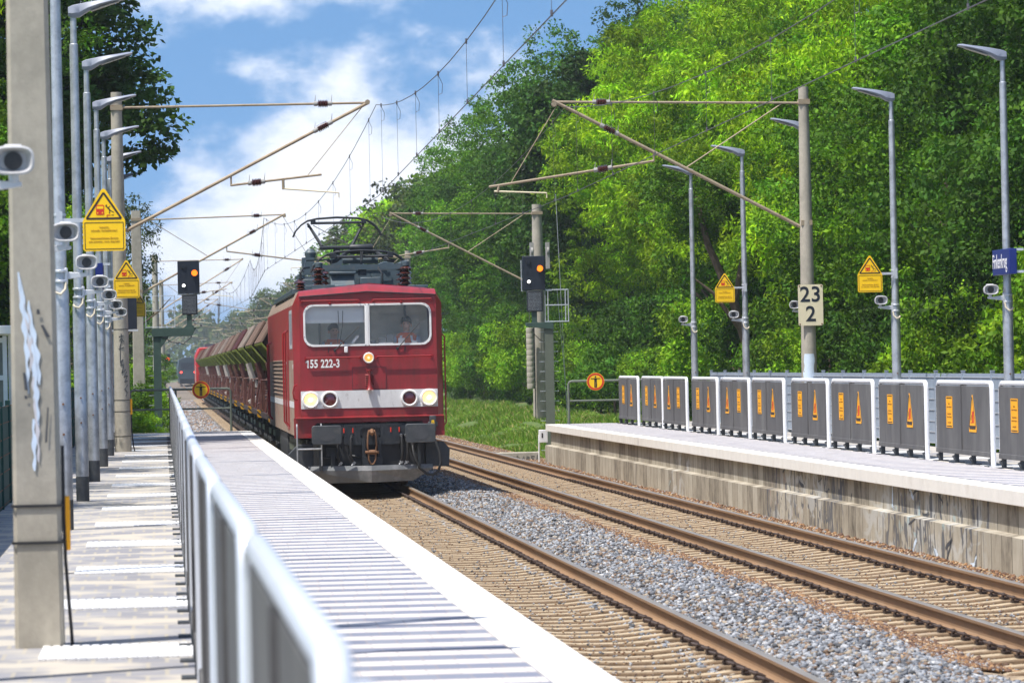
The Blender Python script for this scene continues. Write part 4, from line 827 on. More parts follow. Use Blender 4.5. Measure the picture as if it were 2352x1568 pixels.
for pts in ([(.0, H + .72), (.02, H + .60), (-.03, H + .45)], [(-.04, H + .66), (.05, H + .68)], [(-.03, H + .58), (.0, H + .62), (.06, H + .56)], [(-.02, H + .48), (-.025, H + .20), (-.01, H + .12)], [(-.05, H + .42), (.05, H + .45)],
            [(-.03, H + .16), (.03, H + .22), (-.02, H + .10), (.05, H + .12)], [(.04, H + .1), (.0, H - .05), (.08, H + .02)], [(.1, H - .02), (.04, H - .12), (.11, H - .1), (.05, H - .22), (.11, H - .2)], [(.11, H - .28), (.05, H - .36), (.1, H - .42), (.07, H - .5)]): scrib(q, pts, .008)
q.build('graffiti', M['graf_black'], m2)
q = MB()
for z in (PZ + 1.0, PZ + .78, PZ + .3, H + 1.0 - .2): q.lathe([(r2f(z) + .005, -.006), (r2f(z) + .005, .006)], (0, 0, z), (0, 0, 1), 24)
q.build('strap', M['black'], m2)
MB().box(.15, .19, -.05, .02, PZ + .72, PZ + 1.02).build('cable_guard', M['orange'], m2, .006)
q = MB(); q.path([(.17, -.03, PZ + .75), (.17, -.03, PZ + .4), (.2, -.03, PZ + .1), (.22, -.05, PZ + .01)], .012, 6); q.build('cable', M['black'], m2)
patch([o for o in bpy.data.objects if o.get('label', '').startswith('tall concrete mast')][0], 'spray_paint', M['graf_white'], [(-.02 + .01 * math.sin(z * 9), float(z), .10 + .01 * math.sin(z * 23)) for z in np.linspace(PZ + 1.0, PZ + 1.62, 9)], lambda z: .165 + (.10 - .165) * (z - .7) / 7.02 + .0015)
# counterweights beside the second right mast
cw = thing('counterweight', 'stack of grey concrete counterweights hanging beside the mast behind the right signal', 'counterweight', (12.56, 148.0, 0))
q = MB()
for k in range(11): q.lathe([(.125, 0), (.13, .02), (.13, .17), (.125, .185)], (0, 0, 1.42 + k * .19), (0, 0, 1), 14)
q.build('weight_stack', M['concrete'], cw); MB().tube((0.15, 0, -.3), (0.15, 0, 5.6), .02, 6).build('guide_rod', M['darkgrey'], cw); q = MB(); q.tube((0, 0, 3.5), (0, 0, 5.9), .010, 5); q.build('tension_rope', M['wire'], cw)
q = MB()
for s in (.12, .66): q.lathe([(.16, -.03), (.16, .03)], (s, -.1, 6.1), (1, 0, 0), 14); q.box(s - .06, s + .06, -.2, .05, 5.5, 6.4)
q.build('pulley_block', M['insulgrey'], cw)
# ---- overhead wires: messenger, contact wire, droppers
def ohw(label, spans, xc, y_end, stag):
    t = thing('overhead_wire', label, 'overhead wire', (0, 0, 0)); ys = [spans[0] - 62] + spans; mw = MB(); cwm = MB(); drop = []
    for i in range(len(ys) - 1):
        a, b = ys[i], ys[i + 1]; sa, sb_ = stag(i), stag(i + 1); pm = []; pc = []
        for k in range(17):
            tt = k / 16; y = a + (b - a) * tt; x = xc + sa + (sb_ - sa) * tt; zm = 7.40 - 4 * 1.0 * tt * (1 - tt); pm.append((x * 1.0, y, zm)); pc.append((x, y, 5.62))
        r = .007 if b < 160 else .010
        mw.path(pm, r, 5); cwm.path(pc, r, 5)
        nd = 9
        for k in range(nd):
            tt = (k + .35) / (nd - .3); y = a + (b - a) * tt; x = xc + sa + (sb_ - sa) * tt; zm = 7.40 - 4 * 1.0 * tt * (1 - tt); drop.append((x, y, zm, r))
    mw.build('messenger_wire', M['wire'], t); cwm.build('contact_wire', M['wire'], t)
    for j, (x, y, zm, r) in enumerate(sorted(drop, key=lambda d: d[1])[:60]):
        q = MB(); q.tube((x, y, zm), (x, y, 5.62), .003 if r < .01 else .006, 4); q.lathe([(.012, -.035), (.014, 0), (.012, .035)], (x, y, zm), (0, 0, 1), 6); q.lathe([(.012, -.035), (.014, 0), (.012, .03)], (x, y, 5.64), (0, 0, 1), 6)
        if zm - 5.62 > .8: q.path([(x, y, zm - .02), (x + .06, y, zm - .15), (x + .05, y, zm - .28), (x, y, zm - .3)], .004, 4)
        q.build('dropper', M['wire'], t, smooth=False)
ohw('overhead contact line with messenger wire and droppers above the red train', MYL, 3.93, 640, lambda i: (.35 if i % 2 == 0 else -.35))
ohw('overhead contact line with messenger wire and droppers above the empty right track', MYR, 7.83, 640, lambda i: (-.2 if i % 2 == 0 else .3))
# ---- signals
def signal_head(t, x, y, z, rail=None):
    w, h = .62, .93; q = MB(); q.box(x - w / 2, x + w / 2, y, y + .10, z - h / 2, z + h / 2); hd = q.build('signal_board', M['navy'], t, .012)
    for (dx, dz, r, m, hood) in ((.17, .12, .085, 'sig_orange', True), (-.14, -.235, .045, 'sig_white', False), (-.14, .30, .06, 'blackmetal', False)):
        a = MB(); a.lathe([(r, 0), (r * .96, -.03)], (x + dx, y - .002, z + dz), (0, 1, 0), 18); l_ = a.build('signal_lens' if m != 'blackmetal' else 'unlit_lens', M['navy'] if m == 'blackmetal' else M[m], t)
        if hood:
            b = MB(); n = 14; ring = lambda yy, R: [(x + dx + R * math.cos(PI * 1.15 * i / n - .23), yy, z + dz + R * math.sin(PI * 1.15 * i / n - .23)) for i in range(n + 1)]
            b.loft([ring(y, r * 1.12), ring(y - .13, r * 1.08), ring(y - .13, r * 1.02), ring(y - .001, r * 1.06)], close=False, caps=False); b.build('lens_hood', M['black'], t)
        else: b = MB(); b.lathe([(r * 1.35, 0), (r * 1.35, .01)], (x + dx, y - .012, z + dz), (0, 1, 0), 16); b.build('lens_ring', M['black'], t)
    q = MB(); q.box(x - .20, x + .24, y + .0, y + .14, z - h / 2 - .60, z - h / 2 - .03); q.build('speed_indicator_box', M['blackmetal'], t, .01)
    g = MB()
    for k in range(11): g.box(x - .165 + k * .034, x - .160 + k * .034, y - .006, y - .001, z - h / 2 - .56, z - h / 2 - .07)
    for k in range(13): g.box(x - .17, x + .19, y - .005, y - .0015, z - h / 2 - .56 + k * .038, z - h / 2 - .555 + k * .038)
    g.build('indicator_grid', M['galv'], t, smooth=False)
    b = MB(); b.box(x - w / 2 - .01, x + w / 2 + .01, y + .02, y + .1, z - h / 2 - .03, z - h / 2 - .005); b.box(x - .07, x + .07, y + .04, y + .14, z - h / 2 - .95, z - h / 2 - .6); b.prism([(x - .20, z - h / 2 - 1.02), (x + .20, z - h / 2 - 1.02), (x + .08, z - h / 2 - .88), (x - .08, z - h / 2 - .88)], 'y', y + .0, y + .16); b.build('signal_mount', M['greensteel'], t)
sg = thing('railway_signal', 'railway signal with orange light on a dark green bracket post left of the track', 'railway signal', (-.10, 124, 0))
s81 = 10000 / 124 / 1.0
q = MB(); q.box(-.11, .11, -.08, -.055, -.4, H + .95); q.box(-.11, .11, .055, .08, -.4, H + .95); q.box(-.02, .02, -.055, .055, -.4, H + .95); q.build('post', M['greensteel'], sg)
q = MB(); q.prism([(-.14, H + .94), (1.0, H + .94), (1.12, H + 1.18), (-.14, H + 1.18)], 'y', -.12, .12); q.prism([(.11, H + .62), (.34, H + .94), (.11, H + .94)], 'y', -.1, .1); q.box(1.04, 1.24, -.16, .16, H + 1.16, H + 1.19); q.build('bracket_arm', M['greensteel'], sg, .005)
signal_head(sg, .93, -.05, H + 2.59 + .02)
q = MB()
for x in (-.30, .15, .52): q.tube((x, .1, H + 1.19), (x, .1, H + 2.1), .012, 5); 
for z in (H + 2.1, H + 1.68, H + 1.21): q.tube((-.30, .1, z), (.52, .1, z), .010, 5)
q.build('guard_rail', M['galv_light'], sg); q = MB(); q.path([(.2, -.13, H + .93), (.4, -.14, H + .78), (.75, -.14, H + .72), (1.0, -.13, H + .93)], .012, 5); q.build('cable', M['black'], sg)
q = MB(); 
for k in range(12): q.box(-.26, -.11, -.02, .02, .2 + k * .28, .215 + k * .28)
q.build('climbing_rung', M['galv_light'], sg)
sg = thing('railway_signal', 'railway signal with orange light beside the concrete mast at the end of the right platform', 'railway signal', (10.62, 119, 0))
q = MB(); q.box(-.12, .12, -.08, -.055, -.4, H + 1.05); q.box(-.12, .12, .055, .08, -.4, H + 1.05); q.box(-.02, .02, -.055, .055, -.4, H + 1.05); q.build('post', M['olivesteel'], sg)
q = MB(); q.prism([(-.62, H + .98), (.13, H + .88), (.13, H + 1.08), (-.62, H + 1.08)], 'y', -.12, .12); q.build('bracket_arm', M['greensteel'], sg, .005)
signal_head(sg, -.38, -.05, H + 2.44)
q = MB()
for x in (.48, .56): q.tube((x, .0, H + 1.08), (x, .0, H + 1.98), .015, 5)
q.tube((.0, 0, H + 1.08), (.0, 0, H + 1.98), .015, 5); q.tube((-.08, 0, H + 1.08), (-.08, 0, H + 1.98), .015, 5)
for z in (H + 1.97, H + 1.55, H + 1.1): q.tube((-.1, .0, z), (.56, .0, z), .015, 5)
q.tube((-.72, 0, H + 1.95), (-.72, 0, H + 2.8), .012, 5); q.tube((-.72, 0, H + 1.95), (.1, 0, H + 1.95), .012, 5); q.build('guard_rail', M['galv_light'], sg)
q = MB()
for k in range(13): q.box(.12, .25, -.02, .02, -.1 + k * .27, -.085 + k * .27); q.box(-.27, -.12, -.02, .02, -.1 + k * .27, -.085 + k * .27)
q.build('climbing_rung', M['galv_light'], sg); q = MB(); q.path([(-.45, -.13, H + .9), (-.4, -.14, H + .75), (-.25, -.13, H + .6), (-.15, -.1, H + .55)], .012, 5); q.build('cable', M['black'], sg)
q = MB(); q.tube((.30, .3, H + 4.6), (.52, .3, -.2), .006, 4); q.tube((.28, .3, H + 2.0), (.6, .3, -.3), .006, 4); q.build('stay_wire', M['galv_light'], sg)
# small far signal with a red light, and far signal bracket
fs = thing('railway_signal', 'tiny distant signal glowing red left of the far track', 'railway signal', (.05, 330, 0))
q = MB(); q.tube((0, 0, -.3), (0, 0, H + .6), .07, 6); q.box(-.2, 1.2, -.08, .08, H + .45, H + .62); q.build('post', M['greensteel'], fs); MB().box(.25, .65, -.1, .1, H + .62, H + 1.2).build('signal_board', M['navy'], fs)
MB().lathe([(.13, 0), (.12, -.03)], (.5, -.11, H + .8), (0, 1, 0), 10).build('signal_lens', M['sig_red'], fs)
# ================================================================== TREES AND GREENERY
def leaf_material(name):
    m = tint_mat(name, .65, .16, trans=.24); return m
M['leaf'] = leaf_material('leaf')
def leaf_cloud(seed, clumps, per, size, asp, col, droop=.25, spread=.34, palette_j=.3, up=.5):
    """clumps (n,3)+radius; 'per' leaves in each; returns verts, quads, colours"""
    g = np.random.default_rng(seed); n = len(clumps); N_ = n * per
    c = np.repeat(clumps[:, :3], per, 0); cr = np.repeat(clumps[:, 3], per)
    d = g.normal(size=(N_, 3)); d /= np.linalg.norm(d, axis=1)[:, None]; p = c + d * (cr * g.uniform(.2, 1, N_) ** .6)[:, None] * np.array([1, 1, .62])
    # leaf axis: outwards and drooping; face normal tilts up with noise
    ax = d * .8 + g.normal(0, .5, (N_, 3)); ax[:, 2] -= droop; ax /= np.linalg.norm(ax, axis=1)[:, None]
    nn = g.normal(0, .55, (N_, 3)); nn[:, 2] += up; nn += d * .35; nn -= ax * (nn * ax).sum(1)[:, None]; nn /= np.linalg.norm(nn, axis=1)[:, None] + 1e-9
    sd = np.cross(ax, nn); s = size * g.uniform(.65, 1.3, N_); L2 = (s * .5)[:, None]; W2 = (s * asp * .5)[:, None]
    V = np.stack([p - ax * L2, p + sd * W2 - ax * L2 * .1, p + ax * L2 - nn * L2 * .15, p - sd * W2 - ax * L2 * .1], 1).reshape(-1, 3)
    Q = np.arange(N_ * 4).reshape(-1, 4); cj = np.repeat(g.uniform(1 - palette_j, 1 + palette_j, n) * (clumps[:, 4] if clumps.shape[1] > 4 else 1), per) * g.uniform(.75, 1.25, N_)
    warm = np.repeat(g.uniform(-.18, .22, n), per); cc = np.array(col)[None] * cj[:, None]; cc[:, 0] *= 1 + warm; cc[:, 2] *= 1 - warm
    return V, Q, np.repeat(np.concatenate([cc, np.ones((N_, 1))], 1), 4, 0)
def crown_clumps(seed, rx, ry, rz, lobes, nclump, cr=.36, flat=.0, lobr=(.26, .42)):
    g = np.random.default_rng(seed); d = g.normal(size=(lobes, 3)); d /= np.linalg.norm(d, axis=1)[:, None]; d[:, 2] = d[:, 2] * .9 + .05
    R = np.array([rx, ry, rz]); lc = d * R * g.uniform(.50, .90, (lobes, 1)); lr = g.uniform(*lobr, lobes) * min(rx, ry)
    i = g.integers(0, lobes, nclump); e = g.normal(size=(nclump, 3)); e /= np.linalg.norm(e, axis=1)[:, None]; e[:, 2] = e[:, 2] * .8 + .12
    P = lc[i] + e * (lr[i] * g.uniform(.55, 1.08, nclump) ** .5)[:, None]
    lt = g.uniform(.45, 1.5, lobes)[i]; return np.concatenate([P, (cr * g.uniform(.6, 1.25, nclump))[:, None], lt[:, None]], 1)
def crown(name, seed, rx, ry, rz, col, lobes=26, ncl=1500, per=20, size=.17, asp=.5, droop=.25, cr=.38, lobr=(.26, .42), **k):
    V, Q, cc = leaf_cloud(seed, crown_clumps(seed, rx, ry, rz, lobes, ncl, cr, lobr=lobr), per, size, asp, col, droop, **k)
    return np_mesh(name, V, Q, M['leaf'], cc)
def trunk_mb(seed, h, r, lean=0., limbs=6, reach=2.6, z0=-.6):
    g = random.Random(seed); mb = MB(); pts = []; n = 8
    for i in range(n + 1): t = i / n; pts.append((lean * t * t + g.uniform(-.08, .08) * t, g.uniform(-.08, .08) * t, z0 + (h - z0) * t))
    mb.path(pts, [r * (1 - .75 * i / n) * (1.25 if i == 0 else 1) for i in range(n + 1)], 9)
    for k in range(limbs):
        i = g.randint(3, n - 1); b = Vector(pts[i]); a = g.uniform(0, 2 * PI); l = reach * g.uniform(.5, 1); rr_ = r * (1 - .75 * i / n) * .55
        P = [b, b + Vector((math.cos(a) * l * .4, math.sin(a) * l * .4, l * .35)), b + Vector((math.cos(a) * l * .8, math.sin(a) * l * .8, l * .85)), b + Vector((math.cos(a) * l, math.sin(a) * l, l * 1.2))]
        mb.path(P, [rr_, rr_ * .75, rr_ * .45, rr_ * .2], 6)
    return mb.mesh('trunk', M['bark'])
BRIGHT = (.200, .350, .006); MID = (.085, .195, .008); DEEP = (.048, .120, .010); DARK = (.040, .092, .013); GREYG = (.075, .110, .030); LIME = (.155, .250, .012)
CR = {
    'bright': [crown('crown', 21 + i, 4.6, 4.6, 6.2, BRIGHT, 60, 2600, 26, .17, .30, .55, .34, lobr=(.14, .27)) for i in range(2)],
    'mid': [crown('crown', 31 + i, 4.6, 4.6, 6.4, MID, 60, 2600, 26, .125, .55, .3, .34, lobr=(.14, .27)) for i in range(2)],
    'deep': [crown('crown', 41 + i, 4.8, 4.8, 6.6, DEEP, 56, 2600, 26, .125, .60, .3, .36, lobr=(.14, .27)) for i in range(2)],
    'dark': [crown('crown', 51 + i, 4.6, 4.6, 6.2, DARK, 50, 3200, 26, .155, .7, .3, .42, lobr=(.16, .30)) for i in range(1)],
    'far': [crown('crown', 61 + i, 4.8, 4.8, 6.0, c, 26, 1300, 14, .30, .6, .3, .55) for i, c in enumerate((GREYG, MID, BRIGHT))],
    'bush': [crown('foliage', 71 + i, 1.7, 1.9, 1.5, c, 26, 800, 26, .085, .5, .3, .22, lobr=(.18, .34)) for i, c in enumerate(((.075, .165, .010), (.135, .26, .010), DEEP))],
    'lacy': [crown('crown', 81, 2.3, 2.3, 4.3, (.05, .075, .018), 40, 900, 14, .13, .4, .6, .30, palette_j=.2)],
}
TR = [trunk_mb(5 + i, 12, .24, .3, 7) for i in range(3)]
WHAT = {'bright': 'yellow-green feathery tree', 'mid': 'mid green leafy tree', 'deep': 'deep green leafy tree', 'dark': 'very dark green dense tree', 'far': 'hazy green distant tree', 'lacy': 'thin lacy tree'}
_first = {}
def tree(kind, x, y, zc, sc, label, group, var=0, rz=0., sz=1., name=None, lean=0):
    t = thing(name or 'broadleaf_tree', label, 'tree', (x, y, -.3), rz, group)
    c = obj('crown', CR[kind][var % len(CR[kind])], t, 0, (0, 0, zc)); c.scale = (sc, sc, sc * sz)
    tr = obj('trunk', TR[var % 3], t); tr.scale = (sc, sc, (zc + 1.5 * sc) / 12)
    return t
R = random.Random(4)
gfr = 'front row trees of the wood beyond the right platform'; gbk = 'rear row trees of the wood beyond the right platform'
# front row : (y, x, kind, zc, scale, var)
front = [(60, 18.8, 'dark', 5.6, 1.0), (66.5, 18.6, 'dark', 6.8, 1.0), (73.5, 19.0, 'deep', 6.8, .95), (80, 18.4, 'deep', 5.4, 1.0), (87, 19.2, 'deep', 7.6, 1.0), (94, 18.4, 'mid', 6.6, 1.0), (101.5, 18.3, 'mid', 6.0, 1.0),
         (109, 18.6, 'bright', 7.5, 1.05), (117, 18.3, 'bright', 8.0, 1.05), (126, 18.8, 'mid', 7.2, 1.1), (134, 18.0, 'bright', 8.6, 1.05), (144, 18.0, 'bright', 9.2, 1.05), (155, 18.2, 'bright', 8.4, 1.0),
         (168, 18.4, 'dark', 9.6, 1.15), (182, 18.6, 'deep', 10.4, 1.18), (197, 18.8, 'deep', 10.1, 1.18), (214, 18.6, 'mid', 9.8, 1.15), (232, 18.8, 'deep', 9.9, 1.15), (250, 18.8, 'mid', 9.6, 1.15)]
for i, (y, x, kd, zc, sc) in enumerate(front):
    tree(kd, x, y, zc, sc, '%s, %s in the front row behind the right platform' % (WHAT[kd], nth(i)), gfr, i, R.uniform(0, 6.28))
back = [(62, 'deep'), (70, 'deep'), (78, 'mid'), (86, 'deep'), (95, 'deep'), (104, 'mid'), (114, 'bright'), (124, 'mid'), (135, 'bright'), (147, 'mid'), (160, 'bright'), (175, 'mid'), (190, 'deep'), (207, 'deep'), (226, 'mid')]
for i, (y, kd) in enumerate(back):
    tree(kd, 25 + R.uniform(-.8, .8), y + 3, 13.2 + R.uniform(-.6, .8), 1.25, 'tall %s, %s in the rear row right of the tracks' % (WHAT[kd], nth(i)), gbk, i + 1, R.uniform(0, 6.28))
gfar = 'distant trees along the right of the line'
fy = [268, 286, 305, 326, 348, 372, 398, 428, 460, 500, 545, 600, 660, 730, 810, 900]
for i, y in enumerate(fy):
    v = (1, 0, 2, 0, 1, 0, 0, 1, 0, 0, 0, 0, 0, 0, 0, 0)[i]
    tree('far', 19.2 + R.uniform(-.6, .6) - (0 if y < 500 else .4), y, 8.1 + (1.2 if i < 6 else 0) + R.uniform(-1.2, 1.2), 1.08 + R.uniform(0, .1), 'hazy distant tree right of the line, %s of the far row' % nth(i), gfar, v, R.uniform(0, 6.28))
# understorey filling the gaps under the crowns
for i in range(22):
    y = 62 + i * 9.2; kd = ('mid', 'deep', 'bright', 'deep', 'mid')[i % 5]
    tree(kd, 19.6 + R.uniform(-.6, .8), y, 3.4 + R.uniform(-.4, .5), .82 + R.uniform(-.06, .08), 'low %s, %s in the understorey right of the tracks' % (WHAT[kd], nth(i)), 'understorey trees of the wood', i, R.uniform(0, 6.28), .8)
# bushes at the foot of the wood
gbu = 'bushes at the foot of the wood'
by = [58, 62, 66.5, 71, 75, 79.5, 84, 88.5, 93, 97.5, 102, 106.5, 111, 115.5, 120, 125, 130, 136, 142, 149, 156, 164, 173, 183, 194, 206, 219, 234, 250]
for i, y in enumerate(by):
    v = (0, 2, 0, 1, 0, 2, 1, 0, 2, 0, 1, 0, 0, 2, 1, 0, 0, 1, 2, 0, 1, 0, 0, 1, 2, 0, 1, 0, 1)[i]
    t = thing('bush', '%s bush, %s at the foot of the wood' % (('mid green', 'bright green', 'deep green')[v], nth(i)), 'bush', (16.1 + R.uniform(-.4, .5), y, .1), R.uniform(0, 6.28), gbu)
    s = R.uniform(.8, 1.6); c = obj('foliage', CR['bush'][v], t, 0, (0, 0, 1.5 * s)); c.scale = (s, s, s * 1.15); obj('stem', TR[i % 3], t).scale = (.25 * s, .25 * s, .16 * s)
# trees standing left of the left platform
gl = 'trees left of the left platform'
tree('dark', -4.6, 97, 9.8, 1.12, 'huge dark green maple overhanging the lamp posts at the upper left', gl, 0, 1.2, .86, name='maple_tree')
tree('dark', -8.8, 90, 12.5, 1.1, 'dark green maple behind the left lamp posts', gl, 0, 4.0)
left = [(50, -6.6, 'mid', 6.0, .85), (58, -6.8, 'bright', 8.0, .9), (67, -6.9, 'mid', 6.0, .95), (76, -6.8, 'bright', 8.2, .95), (86, -6.4, 'mid', 5.2, .9), (100, -6.0, 'deep', 5.2, .9), (93, -5.6, 'mid', 9.0, .9), (105, -5.5, 'deep', 8.6, 1.0), (112, -5.2, 'bright', 5.4, .9), (118, -6.2, 'deep', 5.6, .95), (140, -7.4, 'deep', 6.2, 1.0)]
for i, (y, x, kd, zc, sc) in enumerate(left):
    tree(kd, x, y, zc, sc, '%s, %s of the row left of the left platform' % (WHAT[kd], nth(i)), gl, i, R.uniform(0, 6.28))
tree('lacy', -2.15, 150, 5.6, 1.0, 'thin lacy tree standing beyond the left platform beside the grey square mast', gl, 0, 0)
tree('lacy', -3.6, 160, 4.2, 1.05, 'lower thin lacy tree behind the one beyond the left platform', gl, 1, 2.2)
# canopy that dapples the walkway
for i, (x, y, z, s) in enumerate(((-6.2, 11, 7.5, .75), (-6.9, 28, 7.6, .66))):
    tree('mid', x, y, z, s, 'leafy tree outside the left edge of the frame, %s' % nth(i), gl, i)
gb2 = 'bushes beyond the end of the left platform'
for i, (x, y, v, s) in enumerate(((-.95, 116, 1, .62), (-.35, 121, 1, .55), (-1.6, 126, 0, .9), (-.75, 134, 1, .75), (-1.6, 150, 1, 1.1), (-1.9, 175, 1, 1.2), (-1.7, 205, 1, 1.1), (-1.8, 240, 0, 1.4), (-1.4, 290, 1, 1.3), (-2.2, 340, 0, 1.6), (-1.5, 400, 1, 1.5))):
    t = thing('bush', 'bright green bush beyond the end of the left platform, %s' % nth(i), 'bush', (x, y, -.3), i * 1.3, gb2)
    c = obj('foliage', CR['bush'][v], t, 0, (0, 0, 1.35 * s)); c.scale = (s, s, s); obj('stem', TR[i % 3], t).scale = (.25 * s, .25 * s, .14 * s)
# far wood closing the view
g = np.random.default_rng(3)
def far_wood():
    n = 3000; x = g.uniform(-110, 12, n); x = np.where(g.random(n) < .4, g.uniform(10, 60, n), x); y = g.uniform(1080, 1220, n); hmax = 13 + 4 * np.sin(x * .13) + 3 * np.sin(x * .31); z = g.uniform(-.5, 1, n) ** 1 * hmax
    V, Q, cc = leaf_cloud(5, np.stack([x, y, z, np.full(n, 2.6)], 1), 16, 1.5, .7, GREYG, .2)
    tag(obj('far_wood', np_mesh('far_wood', V, Q, M['leaf'], cc)), 'hazy far-off wood closing the view at the end of the line', 'wood', kind='stuff')
far_wood()
for i, (x, y, zc, s) in enumerate(((-5.5, 300, 5, .9), (-6.5, 380, 6.5, 1.1), (-6.5, 480, 7, 1.3), (-7, 620, 8, 1.5), (-8, 800, 9, 1.8))):
    tree('far', x, y, zc, s, 'hazy distant tree left of the line, %s' % nth(i), 'distant trees left of the line', i, i)
# grass on the bank right of the tracks and around the right platform end
def grass():
    n = 90000; y = 108 + 120 * g.uniform(0, 1, n) ** 1.3; x = 10.1 + 5.2 * g.uniform(0, 1, n); keep = (y > 109.3) | (x > 14.8)
    bare = np.sin(x * 2.1 + y * .35) + np.sin(x * 1.1 - y * .23 + 2) + np.sin(y * .9) * .4; keep &= bare < 1.45; x, y = x[keep], y[keep]; n = len(x)
    def ss(a, b, t): t = np.clip((t - a) / (b - a), 0, 1); return t * t * (3 - 2 * t)
    z = -.42 + .72 * ss(9.9, 13.5, x) * ss(100, 118, y) + .10 * np.sin(x * 1.7 + y * .21) * ss(10.5, 12, x) + .07 * np.sin(x * 3.1 - y * .5) * ss(10.5, 12, x)
    h = g.uniform(.06, .22, n) * (1 + .6 * np.sin(x * 1.3 + y * .4)).clip(.35, 1.6); a = g.uniform(0, 6.28, n); w = g.uniform(.012, .03, n); ln = g.normal(0, .10, (n, 2))
    dx, dy = np.cos(a) * w, np.sin(a) * w
    V = np.stack([np.stack([x - dx, y - dy, z], 1), np.stack([x + dx, y + dy, z], 1), np.stack([x + dx * .6 + ln[:, 0] * .5, y + dy * .6 + ln[:, 1] * .5, z + h * .6], 1), np.stack([x + ln[:, 0], y + ln[:, 1], z + h], 1)], 1).reshape(-1, 3)
    Q = np.arange(4 * n).reshape(-1, 4); pal = np.array([(.14, .26, .025), (.10, .20, .02), (.19, .29, .04), (.38, .33, .14)]); i = g.choice(4, n, p=[.36, .28, .24, .12]); dry = (x > 13) & (y < 125); i = np.where(dry & (g.random(n) < .6), 3, i)
    cc = pal[i] * g.uniform(.7, 1.25, (n, 1)); cc = np.repeat(np.concatenate([cc, np.ones((n, 1))], 1), 4, 0)
    tag(obj('grass', np_mesh('grass', V, Q, M['leaf'], cc)), 'green grass and weeds on the bank beyond the right platform', 'grass', kind='stuff')
    n = 9000; y = 105 + 60 * g.uniform(0, 1, n); x = -2.6 + 2.9 * g.uniform(0, 1, n); k2 = y > 109.4; x, y = x[k2], y[k2]; n = len(x); c = np.stack([x, y, -.2 + 0 * x, np.full(n, .12)], 1)
    V, Q, cc = leaf_cloud(9, c, 5, .10, .5, BRIGHT, .2); tag(obj('ground_weeds', np_mesh('ground_weeds', V, Q, M['leaf'], cc)), 'bright green weeds beyond the end of the left platform', 'weeds', kind='stuff')
    n = 2500; y = 31 + 50 * g.uniform(0, 1, n); x = 13.05 + .7 * g.uniform(0, 1, n); c = np.stack([x, y, .78 + .1 * g.uniform(0, 1, n), np.full(n, .12)], 1)
    V, Q, cc = leaf_cloud(19, c, 6, .09, .45, BRIGHT, .1); tag(obj('fence_weeds', np_mesh('fence_weeds', V, Q, M['leaf'], cc)), 'tufts of green weeds growing along the blue-grey fence', 'weeds', kind='stuff')
grass()
# big limb visible inside the wood
t = thing('leaning_tree', 'leaning bare brown tree trunk showing through the foliage above the signs', 'tree', (15.2, 112, .1), 0)
q = MB(); q.path([(.4, 0, 0), (.1, 0, 2.0), (-.35, 0, 3.6), (-1.0, .2, 5.2), (-1.3, .3, 6.6)], [.16, .14, .12, .09, .05], 8); q.path([(-.35, 0, 3.6), (-.1, .2, 4.8), (.1, .3, 6.0)], [.09, .06, .03], 7); q.path([(-.1, 0, 2.8), (-.9, -.1, 3.9), (-1.4, -.1, 4.3)], [.08, .05, .02], 7); q.build('trunk', M['bark'], t)
c = obj('crown', CR['bush'][0], t, 0, (-.6, .6, 6.3)); c.scale = (1.2, 1.2, 1.0)
# ================================================================== LOCOMOTIVE   local: x across, y back from the nose, z above the rails
LX, LYF = 3.93, 82.6
lo = thing('electric_locomotive', 'dark red electric locomotive numbered 155 222-3 with lit headlamps', 'locomotive', (LX, LYF, 0))
HW, FW, LEN = 1.42, 1.30, 19.6
# --- side walls (with real openings left as frames on top), roof, floor
prof_side = [(1.0, HW), (3.50, HW)]
b = MB(); cz = [(HW, 1.02), (HW, 3.50), (1.30, 3.76)]
for s in (-1, 1):
    for (ya, yb, za, zb_) in ((.26, .80, 2.46, 3.50), (2.30, LEN - .26, 2.46, 3.50), (.80, 2.30, 2.46, 2.72), (.80, 2.30, 3.38, 3.50)): b.add([(s * HW, ya, za), (s * HW, yb, za), (s * HW, yb, zb_), (s * HW, ya, zb_)], [(0, 1, 2, 3)])
body = b.build('side_wall', M['sidered'], lo, smooth=False)
b = MB()
for s in (-1, 1): b.add([(s * HW, .26, 1.02), (s * HW, LEN - .26, 1.02), (s * HW, LEN - .26, 2.46), (s * HW, .26, 2.46)], [(0, 1, 2, 3)])
b.build('lower_side_wall', M['taupe'], lo, smooth=False)
# front corner chamfers
b = MB()
for s in (-1, 1):
    b.add([(s * FW, 0, .98), (s * HW, .26, 1.02), (s * HW, .26, 3.50), (s * FW, .0, 3.66)], [(0, 1, 2, 3)]); b.add([(s * FW, 0, 3.66), (s * HW, .26, 3.50), (s * FW, .34, 3.76)], [(0, 1, 2)])
    b.add([(s * FW, LEN, .98), (s * HW, LEN - .26, 1.02), (s * HW, LEN - .26, 3.50), (s * FW, LEN, 3.66)], [(3, 2, 1, 0)])
b.build('corner_panel', M['red'], lo, smooth=False)
# front wall with the windscreen opening
outer = [(-FW, 1.36), (FW, 1.36), (FW, 3.66), (0, 3.735), (-FW, 3.66)]
wz0, wz1 = 2.735, 3.475
hl = rrect(-1.195, -.055, wz0, wz1, .05, 5, (.17, .02, .02, .17)); hr = rrect(.025, 1.175, wz0, wz1, .05, 5, (.02, .17, .17, .02))
fw = obj('front_wall', plate_mesh('front_wall', outer, [hl, hr], .05, M['red']), lo)
